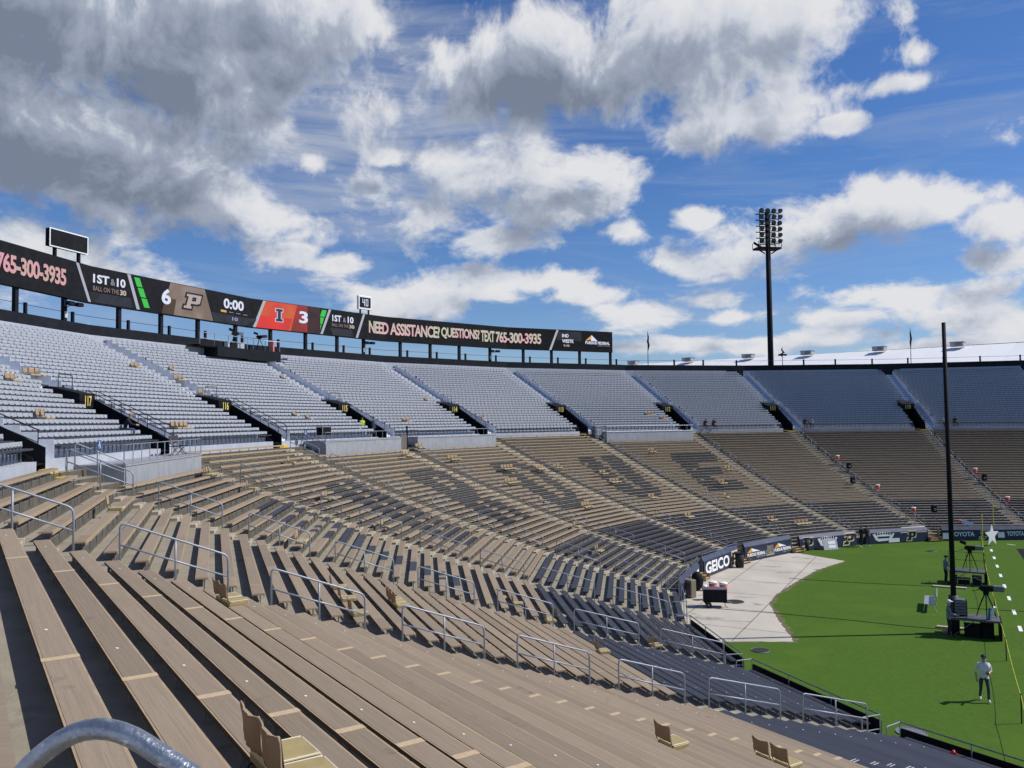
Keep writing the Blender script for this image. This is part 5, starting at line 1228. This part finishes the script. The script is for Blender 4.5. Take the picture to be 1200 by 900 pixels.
# signs leaning along the far boards
p = onz(976, 644.5); t = thing('leaning_sign', 'grey sign with two white panels leaning on the far banner', 'sign', p, radians(20))
MB().obox((0, .3, .42), (.72, 0, 0), (0, .12, .42), (0, -.02, .006)).build('panel', mat('grey_sign', (.42, .42, .47), .5), t)
for z in (.25, .56): MB().obox((.15, .3+(z-.42)*.28-.03, z), (.36, 0, 0), (0, .035, .12), (0, -.004, .001)).build('white_patch', M_white, t)
p = onz(1163, 639.5); t = thing('star_sign', 'large white five pointed star sign standing before the far banner', 'sign', p, radians(28))
st = [((.95 if q % 2 == 0 else .40)*sin(q*pi/5), (.95 if q % 2 == 0 else .40)*cos(q*pi/5)) for q in range(10)]
MB().prism(st, (0, 0, .86), (1, 0, 0), (0, 0, 1), (0, .06, 0)).build('star', M_white, t); MB().tube([(0, .06, .9), (0, .45, .0)], .03, 5).build('strut', M_alu, t)
s = SEC[9]; p = s.p(nose(40)+.2, -s.half(AW)*.1, Z(40)); t = thing('sheet_bundle', 'red and white sheet bundle hanging over the far railing', 'sheet', p, -s.m)
MB().obox((0, 0, .45), (.5, 0, -.2), (0, .10, 0), (.08, 0, .16)).build('white_sheet', M_white, t); MB().ball((-.55, 0, .62), .26, .15, .12, 8, 6).build('red_sheet', M_red, t)
t = thing('goalpost_stake', 'slim yellow post standing in front of the far banner', 'post', onz(1152, 641), 0); MB().tube([(0, 0, 0), (0, 0, 2.6)], .035, 6).build('post', M_yrope, t); MB().tube([(0, 0, 2.6), (0, 0, 2.68)], .06, 6).build('cap', M_yrope, t)
t = thing('goalpost_stake', 'slim yellow post low in the far stand at right', 'post', SEC[9].p(nose(41), SEC[9].half(AW)*.35, Z(41)), 0); MB().tube([(0, 0, 0), (0, 0, 2.4)], .035, 6).build('post', M_yrope, t)
p = SEC[0].p(AW-.05, SEC[0].half(AW)*.1-1.5, .7); t = thing('fire_extinguisher', 'small red cylinder hung on the near field railing', 'extinguisher', onz(1118, 890, .6), 0); MB().tube([(0, 0, -.2), (0, 0, .2), (0, 0, .28)], [.09, .09, .03], 10).build('cylinder', mat('bright_red', (.6, .03, .02), .4), t, True)
# ------------------------------------------------------------------ people
STAND = dict(pelvis=(0, 0, .95), waist=(0, 0, 1.08), chest=(0, .01, 1.30), neck=(0, 0, 1.47), head0=(0, .015, 1.56), head1=(0, .03, 1.70),
             hipL=(-.10, 0, .92), kneeL=(-.11, .03, .50), ankL=(-.11, -.02, .09), toeL=(-.12, .15, .03), hipR=(.10, 0, .92), kneeR=(.11, .03, .50), ankR=(.11, -.02, .09), toeR=(.12, .15, .03),
             shL=(-.19, 0, 1.41), elL=(-.25, -.02, 1.13), wrL=(-.24, .08, .90), shR=(.19, 0, 1.41), elR=(.25, -.02, 1.13), wrR=(.24, .08, .90))
RAD = dict(pelvis=.135, waist=.13, chest=.15, neck=.058, head0=.085, head1=.088, hipL=.095, kneeL=.062, ankL=.048, toeL=.035, shL=.072, elL=.046, wrL=.033)
BONES = [('pelvis', 'waist', 'shirt'), ('waist', 'chest', 'shirt'), ('chest', 'neck', 'shirt'), ('neck', 'head0', 'skin'), ('head0', 'head1', 'skin')]
for s_ in 'LR': BONES += [('pelvis', 'hip'+s_, 'pants'), ('hip'+s_, 'knee'+s_, 'pants'), ('knee'+s_, 'ank'+s_, 'pants'), ('ank'+s_, 'toe'+s_, 'shoe'), ('chest', 'sh'+s_, 'shirt'), ('sh'+s_, 'el'+s_, 'shirt'), ('el'+s_, 'wr'+s_, 'fore')]
def person(label, loc, rz, pose=None, shirt=(.3, .3, .3), pants=(.03, .035, .05), shoe=(.1, .1, .1), sleeve=False, hair=(.03, .02, .015), hat=None, mask=None, scale=1., vest=None, skin=None, detail=True):
    J = {k: Vector(v) for k, v in STAND.items()}
    for k, v in (pose or {}).items(): J[k] = Vector(v)
    names = list(J); vs = [J[k] for k in names]; rad = [RAD.get(k, RAD.get(k[:-1]+'L', .05)) for k in names]
    ed = [(names.index(a), names.index(b)) for a, b, c in BONES]; seg = [(J[a], J[b], c) for a, b, c in BONES]
    for s_ in 'LR':                                   # palm, four fingers and a thumb
        w = J['wr'+s_]; d = (w-J['el'+s_]).normalized(); sd_ = d.cross(Vector((0, 1, 0))); sd_ = sd_.normalized() if sd_.length > .1 else Vector((1, 0, 0)); up_ = sd_.cross(d)
        pm_ = w+d*.075; ip = len(vs); vs.append(pm_); rad.append(.032); ed.append((names.index('wr'+s_), ip)); seg.append((w, pm_, 'skin'))
        if detail:
            for q in range(4):
                a_ = pm_+d*.02+sd_*(.027-.018*q); b_ = a_+d*(.045-.004*abs(q-1.3))+up_*.012; c_ = b_+d*.028+up_*.022
                for pt_, r_ in ((a_, .011), (b_, .0095), (c_, .008)): vs.append(pt_); rad.append(r_)
                n_ = len(vs); ed += [(ip, n_-3), (n_-3, n_-2), (n_-2, n_-1)]; seg.append((a_, c_, 'skin'))
            a_ = w+d*.03+sd_*.035; b_ = a_+d*.04+sd_*.02+up_*.015
            for pt_, r_ in ((a_, .012), (b_, .009)): vs.append(pt_); rad.append(r_)
            n_ = len(vs); ed += [(ip, n_-2), (n_-2, n_-1)]; seg.append((a_, b_, 'skin'))
    me = bpy.data.meshes.new('person_body'); me.from_pydata([tuple(v) for v in vs], ed, [])
    ob = bpy.data.objects.new('tmp_body', me); COL.objects.link(ob); sk = ob.modifiers.new('skin', 'SKIN'); sk.use_smooth_shade = True; ss = ob.modifiers.new('sub', 'SUBSURF'); ss.levels = 1
    sv = me.skin_vertices[0].data
    for i, r_ in enumerate(rad):
        k = names[i] if i < len(names) else ''
        sv[i].radius = (r_*1.25, r_*.85) if k in ('pelvis', 'waist', 'chest') else ((r_*.85, r_) if k.startswith('head') else (r_, r_)); sv[i].use_root = (i == 0)
    dg = bpy.context.evaluated_depsgraph_get(); nm = bpy.data.meshes.new_from_object(ob.evaluated_get(dg)); bpy.data.objects.remove(ob)
    t = thing('person', label, 'person', loc, rz); t.scale = (scale,)*3
    upright = J['pelvis'].z > .9; key = str(len(bpy.data.materials))
    ms = [mat('cloth_'+key+'a', shirt, .85, col2=tuple(c*.8 for c in shirt), scale=9), mat('cloth_'+key+'b', pants, .85), mat('shoe_'+key, shoe, .6), skin or M_skin]
    nm.materials.clear()
    for m_ in ms: nm.materials.append(m_)
    def dist(p, a, b):
        ab = b-a; f = max(0, min(1, (p-a).dot(ab)/max(ab.length_squared, 1e-9))); return (p-a-ab*f).length
    ix = {'shirt': 0, 'pants': 1, 'shoe': 2, 'skin': 3, 'fore': 0 if sleeve else 3}
    for po in nm.polygons:
        c = po.center; b_ = min(seg, key=lambda s: dist(c, s[0], s[1])/(1. if s[2] != 'shirt' else 1.35))
        k_ = b_[2]
        if upright and k_ in ('shirt', 'pants') and abs(c.x) < .215: k_ = 'pants' if c.z < .90 else 'shirt'
        po.material_index = ix[k_]; po.use_smooth = True
    nm.update(); body = link('body', nm, t)
    H0, H1 = J['head0'], J['head1']; hd = (H1-H0).normalized(); hc = H0.lerp(H1, .62)
    mb = MB(); mb.ball((0, 0, 0), .098, .108, .075, 10, 7)
    if hat is not None:
        mb = MB(); mb.ball((0, 0, .03), .105, .115, .085, 12, 8); hm = mb.build('cap', mat('cap_'+key, hat, .8), t, True); MB().bbox(-.075, .075, .08, .20, .02, .035, .01).build('cap_peak', mat('cap_'+key, hat, .8), hm)
        hm.location = hc+hd*.055
    else: hm = mb.build('hair', mat('hair_'+key, hair, .8), t, True); hm.location = hc+hd*.045+Vector((0, -.018, 0))
    if detail:
        f_ = MB(); f_.ball((0, .095, .0), .014, .02, .022, 6, 5); n_ = f_.build('nose', skin or M_skin, t, True); n_.location = hc-hd*.02
        e_ = MB()
        for x in (-.032, .032): e_.ball((x, .088, .022), .011, .006, .008, 6, 4)
        e_ = e_.build('eyes', M_lens, t); e_.location = hc-hd*.005
        g_ = MB()
        for x in (-.092, .092): g_.ball((x, .0, .0), .012, .022, .03, 6, 5)
        g_ = g_.build('ears', skin or M_skin, t, True); g_.location = hc-hd*.01
        if mask is None: m_ = MB().ball((0, .09, -.045), .026, .01, .007, 6, 4).build('mouth', mat('lips', (.35, .14, .11), .6), t); m_.location = hc
    if mask is not None:
        m_ = MB(); m_.ball((0, .03, -.035), .078, .078, .048, 10, 7); m_ = m_.build('face_mask', mat('mask_'+key, mask, .8), t, True); m_.location = hc
    return t
face = lambda p: atan2(-(CX-p.x), (CY-p.y))
wp = onz(1154, 822)
person('person walking on the grass in white shirt, dark cap and jeans', (wp.x, wp.y, 0), face(wp)+.25, dict(kneeL=(-.10, .18, .52), ankL=(-.10, .17, .10), toeL=(-.11, .33, .05), kneeR=(.11, -.02, .50), ankR=(.11, -.20, .13), toeR=(.12, -.05, .04), elL=(-.27, -.06, 1.16), wrL=(-.12, .20, 1.10), elR=(.28, -.03, 1.14), wrR=(.27, .07, .90), head0=(0, .04, 1.56), head1=(0, .07, 1.69), chest=(0, .03, 1.30)),
       shirt=(.86, .87, .90), pants=(.045, .055, .08), shoe=(.6, .64, .7), hat=(.02, .022, .035), mask=(.30, .36, .50))
mb = None
t = thing('phone', 'dark phone held by the person walking on the grass', 'phone', (wp.x, wp.y, 0), face(wp)+.25); MB().obox((-.07, .30, 1.12), (.036, 0, 0), (0, .05, .05), (0, -.004, .004)).build('case', M_black, t)
op = c2+e1*(-.12)+e2*.05
person('camera operator in white cap and grey shirt beside the near platform', (op.x, op.y, 0), rot_s-pi/2+.2, dict(elR=(.27, .06, 1.15), wrR=(.22, .28, 1.12), elL=(-.27, .02, 1.14), wrL=(-.2, .25, 1.08)), shirt=(.20, .25, .30), pants=(.012, .013, .016), hat=(.75, .76, .78), scale=1.0)
op = c1+e1*(-.18)+e2*.2
person('camera operator in grey shirt behind the pole at the far platform', (op.x, op.y, 0), rot_s-pi/2+.4, dict(elR=(.27, .05, 1.15), wrR=(.2, .26, 1.14), elL=(-.26, .04, 1.14), wrL=(-.16, .25, 1.1)), shirt=(.16, .19, .24), pants=(.012, .013, .016), hat=(.02, .02, .025))
SIT = dict(pelvis=(0, 0, .53), waist=(0, .03, .66), chest=(0, .14, .87), neck=(0, .21, 1.03), head0=(0, .25, 1.11), head1=(0, .30, 1.24), hipL=(-.11, .02, .51), kneeL=(-.16, .45, .52), ankL=(-.15, .42, .09), toeL=(-.16, .58, .03), hipR=(.11, .02, .51), kneeR=(.16, .45, .52), ankR=(.15, .42, .09), toeR=(.16, .58, .03),
           shL=(-.19, .17, .98), elL=(-.24, .32, .76), wrL=(-.08, .52, .72), shR=(.19, .17, .98), elR=(.24, .32, .76), wrR=(.08, .52, .74))
def usit(j, r, u, lab, **kw):
    s = SEC[j]; return person(lab, s.p(as_(r)+.22, u, zs(r)-.05), -s.m+pi+kw.pop('turn', 0), SIT, **kw)
def pix_u(x, y, j, r):
    s = SEC[j]; a = as_(r)+.2; d = ray(x, y); tt = (s.ae(a)-(CX*s.n.x+CY*s.n.y))/(d.x*s.n.x+d.y*s.n.y); return (CAM+d*tt).dot(s.t)
usit(2, 2, pix_u(146, 505, 2, 2), 'man in dark jacket and jeans sitting leaned forward beside portal 117', shirt=(.015, .017, .025), pants=(.05, .085, .16), shoe=(.25, .22, .2), sleeve=True, hair=(.35, .22, .16), turn=.3)
usit(8, 0, pix_u(826, 500, 8, 0), 'seated person in dark red, left of a pair beyond the far platform', shirt=(.10, .025, .03), sleeve=True, detail=False); usit(8, 0, pix_u(836, 500, 8, 0), 'seated person in dark red, right of a pair beyond the far platform', shirt=(.09, .02, .03), sleeve=True, detail=False)
usit(9, 0, pix_u(943, 500, 9, 0), 'seated person in dark clothes right of portal 111', shirt=(.05, .03, .03), sleeve=True, detail=False); usit(9, 0, pix_u(950, 500, 9, 0), 'seated person in grey beside the dark one right of portal 111', shirt=(.3, .3, .34), sleeve=True, detail=False)
usit(10, 0, pix_u(1107, 498, 10, 0), 'seated person in white right of portal 110', shirt=(.5, .5, .52), sleeve=True, detail=False); usit(10, 0, pix_u(1119, 498, 10, 0), 'seated person in black right of portal 110', shirt=(.02, .02, .025), sleeve=True, detail=False)
s = SEC[5]; u = pix_u(441, 500, 4, 1)
p = aisle_p(4, A0+2.3, -.35, 9.67); person('person in hi vis yellow vest standing inside portal 115', p, -PS[4]+pi-.5, shirt=(.55, .80, .08), pants=(.5, .5, .52), detail=False)
p = aisle_p(4, A0+1.0, -.5, 9.67); person('person in dark blue walking out of portal 115', p, -PS[4]+pi+.2, shirt=(.02, .035, .10), pants=(.02, .025, .04), sleeve=True, detail=False)
for q, (x, y, lab) in enumerate(((1010, 641, 'person in black shorts at the far field opening, left one'), (1016, 640, 'person in black shorts at the far field opening, right one'))):
    p = onz(x, y); person(lab, (p.x, p.y, 0), face(p)+(.6 if q else -.7), dict(kneeL=(-.12, .16, .5), ankL=(-.12, .1, .09), toeL=(-.13, .26, .04)), shirt=(.02, .02, .022), pants=(.02, .02, .022), shoe=(.7, .7, .7), detail=False)
# ------------------------------------------------------------------ small litter and wear marks on the terrace
